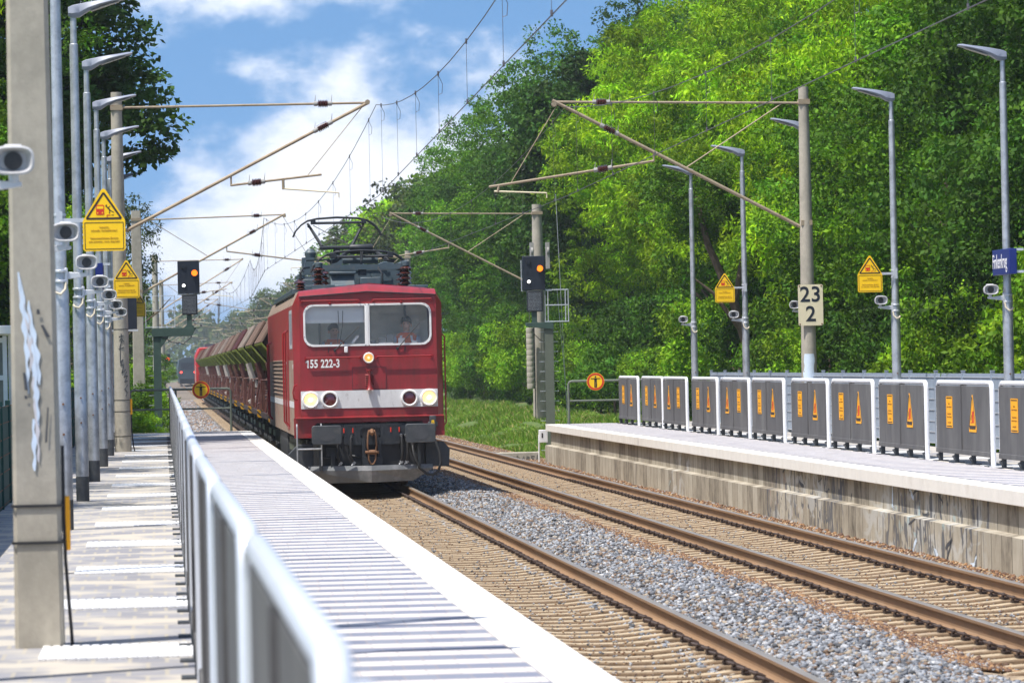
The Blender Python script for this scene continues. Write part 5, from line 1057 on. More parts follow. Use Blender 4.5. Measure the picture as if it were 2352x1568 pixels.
# brow between the crease and the roof edge, rounded; red roof front
b = MB()
def brow(t):   # t 0 crease .. 1 roof
    y = -.03 + .40 * t; dz = .135 * math.sin(t * PI / 2); return [(-FW - .0, y, 3.655 + dz * .85), (-.65, y, 3.695 + dz), (0, y, 3.735 + dz * 1.1), (.65, y, 3.695 + dz), (FW, y, 3.655 + dz * .85)]
b.loft([[(x, 0.0, z) for x, _, z in brow(0)]] + [brow(t / 6) for t in range(7)] + [[(x, 1.3, z) for x, _, z in brow(1)]], close=False, caps=False)
b.build('roof_brow', M['red'], lo)
b = MB(); b.loft([[(-HW, .26, 3.5), (-FW, .34, 3.76)], [(-HW, LEN, 3.5), (-FW, LEN, 3.76)]], close=False, caps=False); b.loft([[(HW, .26, 3.5), (FW, .34, 3.76)], [(HW, LEN, 3.5), (FW, LEN, 3.76)]], close=False, caps=False)
for k in range(15): b.box(-HW - .0, -FW + .0, 1.4 + k * 1.2, 1.44 + k * 1.2, 3.50, 3.53)
b.build('roof_edge', M['roofbrown'], lo, smooth=False)
b = MB(); b.loft([[(-FW, 1.3, 3.76), (-.65, 1.3, 3.82), (0, 1.3, 3.86), (.65, 1.3, 3.82), (FW, 1.3, 3.76)], [(-FW, LEN, 3.76), (-.65, LEN, 3.82), (0, LEN, 3.86), (.65, LEN, 3.82), (FW, LEN, 3.76)]], close=False, caps=False); b.build('roof', M['roofgrey'], lo)
b = MB(); b.box(-FW, FW, LEN - .05, LEN - .01, .98, 3.72); b.build('rear_wall', M['red'], lo, smooth=False)
# crease seam under the brow
b = MB(); b.path([(-FW, -.032, 3.652), (0, -.035, 3.732), (FW, -.032, 3.652)], .011, 5); b.build('brow_seam', M['blackmetal'], lo)
# ledge and lower apron with the dark coupling opening
b = MB(); b.prism([(-.005, 1.375), (-.07, 1.36), (-.07, 1.345), (.05, 1.33), (.05, 1.375)], 'x', -HW + .02, HW - .02); b.build('front_ledge', M['red'], lo, smooth=False)
ap = [(-1.44, .98), (-1.08, .98), (-1.06, 1.20), (-1.0, 1.26), (.98, 1.26), (1.04, 1.20), (1.06, .98), (1.42, .98), (1.42, 1.36), (-1.44, 1.36)]
obj('front_apron', plate_mesh('front_apron', ap, [], .05, M['red']), lo, 0, (0, .0, 0))
# white band
b = MB(); b.box(-FW, FW + .0, -.012, -.001, 1.53, 1.865); b.build('front_band', M['band'], lo, smooth=False)
MB().box(-HW - .004, -HW + .01, .30, LEN - .3, 1.55, 1.67).build('side_band', M['band'], lo, smooth=False)
# lamps
def lampunit(x, z, r, kind):
    t = MB(); t.lathe([(r * 1.18, 0.), (r * 1.2, -.03), (r * 1.12, -.055), (r * .98, -.06), (r * .90, -.045), (r * .86, -.02)], (x, -.012, z), (0, 1, 0), 32); o = t.build('headlight' if kind != 'red' else 'tail_light', M['white'], lo)
    l = MB(); prof = [(r * .88 * math.cos(a), -.022 - .02 * math.sin(a) * 1.0) for a in [i * PI / 12 for i in range(6)]] + [(.001, -.042)]
    l.lathe([(p, -q) if False else (p, q) for p, q in prof], (x, -.012, z), (0, 1, 0), 28); l.build('lens', M[{'on': 'lamp_on', 'red': 'redlens', 'amber': 'lamp_amber'}[kind]], o)
    if kind != 'red': c = MB(); c.lathe([(r * .26, -.045), (r * .2, -.055), (.001, -.058)], (x, -.012, z), (0, 1, 0), 14); c.build('bulb', M['lamp_core'] if kind == 'on' else M['lamp_on'], o)
    return o
lampunit(-1.115, 1.70, .140, 'on'); lampunit(1.135, 1.70, .140, 'on'); lampunit(-.752, 1.70, .140, 'red'); lampunit(.76, 1.70, .140, 'red'); lampunit(.0, 2.475, .088, 'amber')
b = MB(); b.box(-.99, -.90, -.03, -.012, 1.53, 1.60); b.box(.92, 1.01, -.03, -.012, 1.53, 1.60); b.build('lamp_bracket', M['white'], lo, .004)
nl = text('number_lettering', '55 222-3', .215, M['paper'], lo, (-1.115, -.003, 2.375), depth=.001, font_scale_x=.70, bold=.006, spacing=1.05, align='LEFT'); MB().prism([(-1.165, 2.303), (-1.138, 2.303), (-1.138, 2.448), (-1.160, 2.448), (-1.195, 2.425), (-1.195, 2.398), (-1.165, 2.414)], 'y', -.004, -.001).build('numeral_one', M['paper'], lo, smooth=False)
text('side_lettering', '550', .12, M['paper'], lo, (-HW - .003, .55, 2.33), '-x', depth=.001)
# handrails
def rail(name, x0, x1, z, y=-.075):
    q = MB(); q.path([(x0, -.0, z - .02), (x0 + .01, y, z), (x1 - .01, y, z), (x1, 0, z - .02)], .014, 8)
    for x in (x0, x1): q.box(x - .025, x + .025, -.012, .0, z - .05, z + .03); q.lathe([(.009, 0), (.009, .01)], (x, -.02, z - .035), (0, 1, 0), 6)
    q.build(name, M['reddark'], lo)
rail('handrail', -1.26, -.16, 3.575); rail('handrail', .10, 1.22, 3.575); rail('handrail', -1.2, -.15, 2.495); rail('handrail', .15, 1.2, 2.495)
b = MB(); b.path([(-1.37, .02, 1.99), (-1.42, -.03, 1.97), (-1.45, -.03, 1.85), (-1.43, -.02, 1.72), (-1.37, .02, 1.70)], .014, 7); b.build('handrail', M['reddark'], lo)
for y0 in (3.2, 4.6): q = MB(); q.path([(-HW, y0, 3.05), (-HW - .07, y0, 3.0), (-HW - .07, y0, 1.25), (-HW, y0, 1.15)], .018, 7); q.build('door_handrail', M['reddark'], lo)
for y0 in (LEN - 2.2, LEN - 3.4): q = MB(); q.path([(-HW, y0, 2.9), (-HW - .07, y0, 2.85), (-HW - .07, y0, 1.25), (-HW, y0, 1.15)], .018, 7); q.build('door_handrail', M['reddark'], lo)
q = MB(); q.path([(HW, .30, 2.9), (HW + .05, .30, 2.85), (HW + .05, .30, 1.22), (HW, .30, 1.15)], .015, 7); q.build('door_handrail', M['reddark'], lo)
b = MB(); b.box(-HW - .012, -HW + .01, 3.35, 4.45, 1.1, 3.2); b.build('cab_door', M['sidered'], lo, .004); b = MB(); b.box(-HW - .05, -HW - .012, 4.30, 4.40, 2.40, 2.43); b.build('door_handle', M['galv_light'], bpy.data.objects[-1] if False else lo)
# side cab window, louvred side
for s in (-1, 1):
    b = MB(); x0, x1 = (-HW - .006, -HW + .004) if s < 0 else (HW - .004, HW + .006)
    for q_ in ((.76, .83, 2.68, 3.42), (2.27, 2.34, 2.68, 3.42), (1.51, 1.57, 2.75, 3.35), (.83, 2.27, 2.68, 2.75), (.83, 2.27, 3.35, 3.42)): b.box(x0, x1, *q_)
    wf = b.build('side_window', M['galv_light'], lo); b = MB(); b.add([(s * HW, .83, 2.75), (s * HW, 2.27, 2.75), (s * HW, 2.27, 3.35), (s * HW, .83, 3.35)], [(0, 1, 2, 3)]); b.build('side_pane', M['glass'], wf, smooth=False)
b = MB()
for k in range(9): b.tube((-HW - .006, 4.9, 1.78 + k * .085), (-HW - .006, LEN - 4.2, 1.78 + k * .085), .016, 6)
b.build('side_ribbing', M['taupe'], lo)
# windows: frames, mullion, glass
gl_ = []
for nm, h, xc in (('left', hl, -.6), ('right', hr, .6)):
    cx = sum(p[0] for p in h) / len(h); cz_ = sum(p[1] for p in h) / len(h)
    inner = [(cx + (p[0] - cx) * (1 - .006 / .57), cz_ + (p[1] - cz_) * (1 - .006 / .37)) for p in h]
    outr = [(cx + (p[0] - cx) * (1 + .028 / .57), cz_ + (p[1] - cz_) * (1 + .030 / .37)) for p in h]
    f = obj('windscreen_frame', plate_mesh('windscreen_frame', outr, [inner], .022, M['white']), lo, 0, (0, -.020, 0)); n = len(h)
    m = MB(); m.add([(p[0], .02, p[1]) for p in h], [tuple(range(n))]); m.build('windscreen', M['glass'], f, smooth=False)
    s = MB()
    for i in range(0, n, 2):
        p = outr[i]; q_ = ((p[0] * .985 + cx * .015), (p[1] * .98 + cz_ * .02)); s.lathe([(.007, 0), (.007, -.004)], (q_[0], -.001, q_[1]), (0, 1, 0), 6)
    s.build('frame_screws', M['darkgrey'], f)
MB().box(-.04, .01, -.026, .0, wz0 - .03, wz1 + .03).build('window_mullion', M['white'], lo, .004)
# wipers
for x0, z0, x1, z1 in ((-.64, 2.63, -.17, 3.07), (.55, 2.64, .98, 3.12)):
    w = MB(); w.lathe([(.028, 0), (.028, -.03)], (x0, -.0, z0), (0, 1, 0), 10); w.tube((x0, -.035, z0), (x0 + (x1 - x0) * .65, -.05, z0 + (z1 - z0) * .65), .011, 6, .008); w.tube((x0 + (x1 - x0) * .3, -.045, z0 + (z1 - z0) * .3), (x1, -.04, z1), .008, 6); w.build('windscreen_wiper', M['black'], lo)
w = MB()
for a, c_ in (((-.56, 3.38), (-.58, 2.78)), ((-.47, 3.38), (-.53, 2.82))): w.path([(a[0], .035, a[1]), ((a[0] + c_[0]) / 2 + .02, .035, (a[1] + c_[1]) / 2), (c_[0], .035, c_[1])], .006, 5)
w.build('blind_cord', M['black'], lo)
for x in (-.76, .69): w = MB(); w.path([(x, 0, 2.60), (x, -.03, 2.60), (x + .01, -.035, 2.68)], .009, 5); w.build('washer_nozzle', M['blackmetal'], lo)
MB().box(-.46, -.39, -.035, -.0, 2.58, 2.70).build('small_white_socket', M['white'], lo, .015)
for x in (-.715, .64): w = MB(); w.lathe([(.028, 0), (.028, -.03), (.015, -.035), (.012, -.05)], (x, -.0, 3.52), (0, 1, 0), 12); w.build('front_fitting', M['reddark'], lo)
# roof rain strips
b = MB(); b.prism([(-.35, 3.868), (.08, 3.905), (1.14, 3.80), (1.14, 3.78), (.08, 3.875), (-.35, 3.845)], 'y', .72, .76); b.build('roof_ridge_strip', M['reddark'], lo)
# front hatch + horn
b = MB(); b.box(-.315, .325, -.010, -.0, 1.885, 2.30); ht = b.build('front_hatch', M['red'], lo, .003); e = MB()
for a in ((-.318, -.312, 1.885, 2.30), (.322, .328, 1.885, 2.30)): e.box(a[0], a[1], -.0125, -.003, a[2], a[3])
for a in (1.882, 2.298): e.box(-.318, .328, -.0125, -.003, a, a + .006)
e.build('hatch_gap', M['blackmetal'], ht, smooth=False)
e = MB()
for k in range(6): e.prism([(-.0105, 1.955 + k * .036), (-.034, 1.96 + k * .036), (-.0105, 1.985 + k * .036)], 'x', -.07, .085)
e.build('louvre', M['red'], ht)
for z in (1.99, 2.20): e = MB(); e.lathe([(.014, 0), (.014, -.012), (.006, -.014)], (-.245, -.01, z), (0, 1, 0), 8); e.build('hatch_lock', M['reddark'], ht)
b = MB(); b.lathe([(.05, .0), (.05, .02), (.028, .03), (.018, .06), (.018, .10), (.022, .17), (.034, .28), (.055, .36), (.076, .385), (.07, .39)], (.01, -.085, 2.255), (0, 0, -1), 20); b.tube((.01, -.085, 2.24), (.01, 0, 2.25), .018, 8); b.build('horn', M['red'], lo)
# cab interior
b = MB(); b.box(-1.3, 1.28, 2.45, 2.49, 1.4, 3.66); b.box(-1.3, 1.28, .06, 2.45, 3.66, 3.69); b.box(-1.3, 1.28, .06, 2.45, 1.42, 1.46); b.build('cab_back_wall', M['cabgrey'], lo, smooth=False)
b = MB(); b.box(.82, .86, 2.40, 2.45, 2.2, 3.6); b.box(-.85, -.81, 2.40, 2.45, 2.2, 3.6); b.build('cab_pillar', M['cabdark'], lo)
obj('rear_cab_window', plate_mesh('w', rrect(.95, 1.12, 2.95, 3.3, .06), [], .01, M['blind']), lo, 0, (0, 2.43, 0))
b = MB(); b.prism([(.08, 2.60), (.08, 2.72), (.30, 2.70), (.36, 2.55), (.36, 2.0), (.08, 2.0)], 'x', -1.25, 1.22); b.build('driving_desk', M['cabgrey'], lo, .01)
b = MB(); b.box(.20, .34, .16, .3, 2.74, 2.86); b.box(.36, .50, .18, .34, 2.74, 2.92); b.box(-.02, .15, .2, .36, 2.72, 2.80); b.build('desk_instrument', M['cabdark'], lo, .008)
b = MB(); b.box(.58, .70, .12, .15, 2.74, 2.84); b.box(.2, .48, .1, .28, 2.735, 2.76); b.box(.84, .94, .13, .16, 2.74, 2.79); b.prism([(-.33, 2.76), (-.22, 2.9), (-.15, 2.9), (-.26, 2.76)], 'y', .2, .22); b.build('papers', M['paper'], lo)
MB().box(-1.19, -.06, .075, .09, 3.15, 3.47).build('roller_blind', M['blind'], lo)
# underframe front : headstock, buffers, hook, hoses, plough
b = MB(); b.box(-1.08, 1.02, .02, .10, .42, 1.24); b.build('dark_underframe', M['black'], lo, smooth=False)
obj('headstock_plate', plate_mesh('headstock', rrect(-.50, .56, .83, 1.22, .05, 4), [rrect(-.19, .20, .94, 1.15, .05, 4)], .03, M['blackmetal']), lo, 0, (0, -.06, 0))
MB().box(-1.02, 1.0, -.03, .02, 1.0, 1.215).build('buffer_beam', M['blackmetal'], lo, .01)
e = MB()
for i in range(13):
    for z in (.855, 1.195): e.lathe([(.011, 0), (.011, -.008)], (-.45 + i * .08, -.061, z), (0, 1, 0), 6)
for z in (.93, 1.0, 1.08, 1.15):
    for x in (-.45, -.25, .26, .5): e.lathe([(.011, 0), (.011, -.008)], (x, -.061, z), (0, 1, 0), 6)
e.build('rivets', M['blackmetal'], lo)
for xc in (-.84, .93):
    s = MB(); s.lathe([(.13, 0), (.13, -.18), (.10, -.2), (.10, -.42)], (xc, 0, 1.04), (0, 1, 0), 20); s.box(xc - .18, xc + .18, -.03, -.0, .86, 1.2); bf = s.build('buffer', M['blackmetal'], lo)
    p = MB(); R_ = rrect(xc - .285, xc + .285, .855, 1.215, .05, 5); p.prism(R_, 'y', -.46, -.42); p.build('buffer_head', M['darkgrey'], bf, .012)
    g_ = MB(); g_.add([(xc + .17 * math.cos(i * PI / 10), -.4645, 1.03 + .12 * math.sin(i * PI / 10)) for i in range(20)], [tuple(range(20))]); g_.build('grease_mark', M['graf_black'], bf, smooth=False)
b = MB(); b.box(-.15, .16, -.04, .05, .95, 1.14); b.build('hook_pocket', M['black'], lo); b = MB(); b.path([(.02, -.02, 1.05), (.02, -.22, 1.06), (.02, -.30, 1.10), (.02, -.33, 1.06), (.02, -.30, 1.01)], [.04, .045, .04, .03, .02], 8); b.lathe([(.045, -.06), (.045, .06)], (.02, -.2, 1.07), (1, 0, 0), 10); b.build('draw_hook', M['rust'], lo)
b = MB()
for s in (-1, 1): b.path([(.02 + s * .055, -.2, 1.10), (.02 + s * .075, -.23, 1.0), (.02 + s * .085, -.22, .80), (.02 + s * .07, -.2, .70), (.02 + s * .03, -.18, .66)], .017, 7)
b.lathe([(.03, -.13), (.03, .13)], (.02, -.2, .69), (1, 0, 0), 10); b.lathe([(.045, -.06), (.045, .06)], (.02, -.2, .69), (1, 0, 0), 10)
for s in (-1, 1): b.path([(.02 + s * .07, -.2, .69), (.02 + s * .065, -.2, .55), (.02 + s * .03, -.19, .47), (.02, -.19, .46)], .017, 7)
b.build('screw_coupling', M['rust'], lo)
for x in (-.60, -.23 - .12, .60 - .02, .68):
    h = MB(); dx = -.02 if x < 0 else .01; h.path([(x, -.05, 1.0), (x + dx, -.14, .96), (x + dx * 1.5, -.18, .80), (x + dx * 1.5, -.17, .62), (x - dx, -.13, .50)], .024, 8); ho = h.build('brake_hose', M['black'], lo)
    k = MB(); k.lathe([(.028, -.03), (.028, .03)], (x - dx, -.13, .49), (0, 0, 1), 8); k.tube((x - dx - .04, -.13, .45), (x - dx + .04, -.13, .50), .012, 6); k.lathe([(.03, 0), (.03, .04)], (x, -.06, 1.0), (0, 1, 0), 10); k.build('hose_coupling', M['galv'], ho)
for x in (-.50, -.33, .39, .55): MB().box(x - .012, x + .012, -.075, -.04, 1.06, 1.15).build('cock_handle', M['signred'], lo, .004)
for x in (-.415, .47): text('hose_lettering', 'HLL', .062, M['white'], lo, (x, -.04, 1.10), depth=.001, bold=.002)
b = MB(); yy = (-.30, -.12)
b.loft([[(-1.18, yy[1] + .15, .44), (0, yy[0], .44), (1.18, yy[1] + .15, .44)], [(-1.18, yy[1] + .12, .36), (0, yy[0] - .03, .345), (1.18, yy[1] + .12, .36)]], close=False, caps=False)
b.loft([[(-1.18, yy[1] + .12, .36), (0, yy[0] - .03, .345), (1.18, yy[1] + .12, .36)], [(-.82, yy[1] + .14, .115), (0, yy[0] + .02, .12), (.80, yy[1] + .14, .13)]], close=False, caps=False)
pl = b.build('snow_plough', M['plow'], lo, smooth=False); sm = pl.modifiers.new('solid', 'SOLIDIFY'); sm.thickness = .02
b = MB()
for x in (-.95, -.13, .17, .92): b.box(x - .03, x + .03, -.12, .1, .36, .95)
b.box(-.16, .22, -.16, -.10, .36, .60); b.box(-.84, -.62, -.06, .02, .62, .78); b.box(-.76, -.68, -.1, -.04, .42, .66); b.path([(-.98, -.05, .60), (-.6, -.05, .60), (-.55, -.05, .80)], .02, 6); b.path([(-.4, -.0, .64), (-.3, -.05, .62), (-.2, 0, .6)], .016, 6); b.build('plough_support', M['blackmetal'], lo)
b = MB()
for x in (-1.39, -.93): b.path([(x, -.09, 1.24), (x, -.14, 1.20), (x, -.14, .52), (x + (-.03 if x < -1 else .0), -.14, .45)], .016, 7)
b.tube((-1.39, -.14, .77), (-.93, -.14, .77), .016, 7); b.build('step_rail', M['galv'], lo)
# big plug on the right with the looped cable
b = MB(); b.box(1.13, 1.25, -.12, -.02, 1.06, 1.36); b.box(1.10, 1.28, -.11, -.03, 1.15, 1.24); b.lathe([(.035, 0), (.03, -.16)], (1.19, -.07, 1.06), (0, 0, 1), 10); b.build('cable_plug', M['darkgrey'], lo, .012)
MB().box(1.165, 1.215, -.124, -.119, 1.18, 1.27).build('electric_warning_label', M['yellow'], lo); MB().prism([(1.185, 1.2), (1.20, 1.2), (1.195, 1.25), (1.182, 1.25)], 'y', -.126, -.1235).build('warning_mark', M['signblack'], lo)
b = MB(); b.path([(.80, -.10, .80), (.80, -.16, .72), (.84, -.2, .55), (.93, -.2, .36), (1.06, -.2, .25), (1.17, -.2, .24), (1.27, -.2, .31), (1.32, -.2, .46), (1.30, -.16, .68), (1.23, -.10, .88), (1.19, -.07, .96)], .026, 8); b.build('jumper_cable', M['black'], lo)
b = MB(); b.lathe([(.03, 0), (.04, .08)], (.80, -.10, .80), (0, 0, 1), 8); b.build('cable_socket', M['darkgrey'], lo)
# bogies : frames, wheels, axle boxes, sand boxes
for s, xr in ((1, 1.0), (-1, -1.0)):
    b = MB(); b.prism([(1.06, .86), (1.40, .86), (1.52, .72), (1.50, .38), (1.05, .40)] if s > 0 else [(-1.06, .86), (-1.36, .86), (-1.56, .66), (-1.30, .40), (-1.02, .38)], 'y', .15, .55); b.build('sand_box', M['darkgrey'], lo, .01)
def bogie(y0):
    f = MB()
    for s in (-1, 1): f.box(s * 1.10 - .05, s * 1.10 + .05, y0 - .6, y0 + 4.8, .62, .92); f.box(s * 1.22 - .1, s * 1.22 + .1, y0 + .8, y0 + 1.4, .75, 1.0)
    for k in range(3): f.box(-1.1, 1.1, y0 + .9 + k * 1.3, y0 + 1.1 + k * 1.3, .55, .8)
    f.box(-.98, .98, y0 - .5, y0 + 4.7, .55, .98)
    bg_ = f.build('bogie', M['blackmetal'], lo, .01)
    for k in range(3):
        for s in (-1, 1):
            w = MB(); w.lathe([(.0, -.06), (.45, -.065), (.62, -.06), (.62, .06), (.66, .07), (.66, .085), (.2, .085)], (s * .75, y0 + .2 + k * 2.0, .62), (-s, 0, 0), 32); w.build('wheel', M['rust'], bg_)
            a = MB(); a.lathe([(.17, 0), (.17, .12), (.12, .16), (.05, .16)], (s * 1.08, y0 + .2 + k * 2.0, .62), (s, 0, 0), 14)
            for dy in (-.42, .42): a.lathe([(.09, 0), (.09, .26)], (s * 1.25, y0 + .2 + k * 2.0 + dy, .66), (0, 0, 1), 10); a.prism([(y0 + .2 + k * 2 + dy - .14, .58), (y0 + .2 + k * 2 + dy + .14, .58), (y0 + .2 + k * 2 + dy, .40)], 'x', s * 1.22 - .08, s * 1.22 + .08)
            a.build('axle_box', M['olivesteel'], bg_)
bogie(2.0); bogie(LEN - 6.6)
b = MB()
for k in range(9): b.box(-1.36, -1.1, 7.2 + k * .62, 7.7 + k * .62, .45, .98)
b.box(1.1, 1.36, 7.2, 12.6, .45, .98); b.build('underfloor_boxes', M['darkgrey'], lo, .01)
# roof equipment
def ins_stack(mb, x, y, z0, z1, r=.12, n=4):
    pr = [(r * .45, 0)]; hh = z1 - z0
    for i in range(n): h = hh * (i + .4) / n; pr += [(r * .4, h - .02), (r, h), (r * 1.02, h + .012), (r * .5, h + .05)]
    mb.lathe(pr + [(r * .4, hh)], (x, y, z0), (0, 0, 1), 18)
def pantograph(yc, raised):
    p = bpy.data.objects.new('pantograph', None); C.objects.link(p); p.parent = lo
    f = MB(); f.box(-.80, .92, yc - .55, yc - .43, 4.22, 4.32); f.box(-.80, .92, yc + .55, yc + .67, 4.22, 4.32); f.box(-.75, -.67, yc - .5, yc + .6, 4.23, 4.33); f.box(.78, .86, yc - .5, yc + .6, 4.23, 4.31); f.lathe([(.07, -.35), (.07, .35)], (.05, yc + .1, 4.42), (1, 0, 0), 12); f.box(-.35, .55, yc - .46, yc - .40, 4.14, 4.20)
    f.build('base_frame', M['roofgrey'], p)
    i_ = MB(); 
    for x in (-.80, .91):
        for y in (yc - .5, yc + .6): ins_stack(i_, x, y, 3.88, 4.28, .13)
    i_.build('insulator', M['insul'], p); cp = MB()
    for x in (-.80, .91):
        for y in (yc - .5, yc + .6): cp.lathe([(.085, 0), (.085, .08), (.05, .1)], (x, y, 4.28), (0, 0, 1), 14); cp.lathe([(.09, 0), (.09, .09)], (x, y, 3.80), (0, 0, 1), 14)
    cp.build('insulator_cap', M['roofgrey'], p)
    a = MB()
    if raised:
        kx, kz = .0, 4.93; a.tube((kx, yc + .35, 4.40), (kx, yc - .55, kz), .085, 12, .075); a.tube((kx - .38, yc - .55, kz + .02), (kx + .38, yc - .55, kz + .02), .045, 10)
        for s in (-1, 1): a.tube((kx + s * .33, yc - .55, kz + .05), (kx + s * .62, yc - .1, 5.50), .04, 8, .028)
        a.tube((kx - .33, yc - .55, kz + .05), (kx + .5, yc - .1, 5.46), .008, 4); a.tube((kx + .33, yc - .55, kz + .05), (kx - .5, yc - .1, 5.46), .008, 4)
        for s in (-1, 1): a.path([(kx + s * .12, yc - .5, 4.9), (kx + s * .16, yc - .45, 4.75), (kx + s * .1, yc - .4, 4.66)], .012, 5)
        zh = 5.53; hy = yc - .1
    else:
        for s in (-1, 1): a.path([(.06 + s * .17, yc + .0, 4.62), (.06 + s * .30, yc - .2, 4.56), (.06 + s * .52, yc - .4, 4.40), (.06 + s * .62, yc - .5, 4.38)], .04, 8)
        a.lathe([(.055, -.23), (.07, -.2), (.07, .2), (.055, .23)], (.06, yc - .25, 4.66), (1, 0, 0), 14); a.lathe([(.05, -.22), (.05, .22)], (.06, yc - .1, 4.58), (1, 0, 0), 12)
        for s in (-1, 1): a.tube((.06 + s * .02, yc - .4, 4.60), (.04, yc - .48, 4.24), .018, 6)
        a.box(-.02, .14, yc - .5, yc - .42, 4.10, 4.22); zh = 4.50; hy = yc - .35
    a.build('folding_arm', M['blackmetal'], p)
    h = MB()
    for dy in (-.18, .18):
        y = hy + dy; pts = [(-.98, y, zh - .32), (-.93, y, zh - .20), (-.80, y, zh - .06), (-.66, y, zh + .03), (-.45, y, zh + .075), (0, y, zh + .10), (.45, y, zh + .075), (.66, y, zh + .03), (.80, y, zh - .06), (.93, y, zh - .20), (.98, y, zh - .32)]
        h.path([(q_[0] + .03, q_[1], q_[2]) for q_ in pts], .018, 8)
    h.tube((-.55, hy, zh - .02), (.68, hy, zh - .02), .03, 8)
    for s in (-.5, .62): h.box(s - .05, s + .05, hy - .2, hy + .2, zh - .04, zh + .05); h.lathe([(.035, -.06), (.035, .06)], (s - .1, hy - .1, zh - .09), (0, 1, 0), 8)
    h.build('collector_head', M['blackmetal'], p)
pantograph(3.6, False); pantograph(14.2, True)
b = MB(); b.lathe([(.28, 0), (.29, .02), (.29, 1.6), (.22, 1.7)], (.62, 4.7, 4.12), (0, 1, 0), 28); b.lathe([(.28, 0), (.29, .02), (.29, 1.6), (.22, 1.7)], (.02, 4.7, 4.12), (0, 1, 0), 28); b.box(.52, .72, 4.68, 4.71, 4.02, 4.10); b.lathe([(.05, 0), (.05, .03)], (.62, 4.68, 4.22), (0, 1, 0), 12); b.build('main_air_tank', M['roofgrey'], lo)
b = MB(); b.prism([(2.2, 3.80), (2.2, 3.90), (2.35, 4.02), (2.42, 4.17), (2.9, 4.17), (2.9, 3.80)], 'x', -.60, -.13); b.box(-.62, -.10, 2.28, 2.9, 4.12, 4.17); b.box(-.02, .38, 2.3, 2.9, 3.84, 4.05); b.box(-.5, .0, 5.5, 7.5, 3.84, 4.30); b.box(-.95, -.62, 8.0, 10.0, 3.84, 4.15); b.box(.3, .9, 7.6, 10.5, 3.84, 4.12); b.build('roof_box', M['roofgrey'], lo, .015)
b = MB(); b.box(-1.12, -.55, 1.5, 1.56, 3.84, 3.90); b.box(-1.0, 1.2, 1.45, 3.0, 3.80, 3.84); b.box(.90, 1.25, 1.5, 3.0, 3.82, 3.87); b.box(-1.36, -1.22, 2.0, 16.0, 3.74, 3.80)
for k in range(22): b.box(-1.36, -1.22, 2.0 + k * .62, 2.2 + k * .62, 3.80, 3.84)
b.build('roof_walkway', M['roofgrey'], lo, .006)
b = MB(); b.path([(-1.2, 1.8, 3.95), (-1.2, 1.8, 4.15), (-1.15, 1.9, 4.24), (-1.02, 2.2, 4.26)], .025, 7); b.path([(-1.1, 3.0, 4.2), (-1.0, 4.5, 4.45), (-.3, 6.0, 4.5), (.3, 8.0, 4.5)], .016, 6); b.path([(.35, 2.6, 4.25), (.42, 2.5, 4.12), (.42, 2.5, 3.9)], .022, 6); b.build('roof_busbar', M['blackmetal'], lo)
b = MB(); ins_stack(b, -1.2, 1.8, 3.80, 3.98, .10, 3); ins_stack(b, -.62, 5.2, 3.84, 4.25, .13); ins_stack(b, -.1, 6.5, 3.84, 4.3, .13); b.build('busbar_insulator', M['insul'], lo)
b = MB(); b.box(-1.02, -.78, 6.0, 6.5, 4.2, 4.55); b.lathe([(.10, 0), (.12, .1), (.05, .18)], (-.85, 6.2, 4.55), (0, 0, 1), 12); b.lathe([(.13, 0), (.13, .4)], (-.35, 5.4, 4.45), (0, 1, 0), 14); b.build('circuit_breaker', M['roofgrey'], lo)

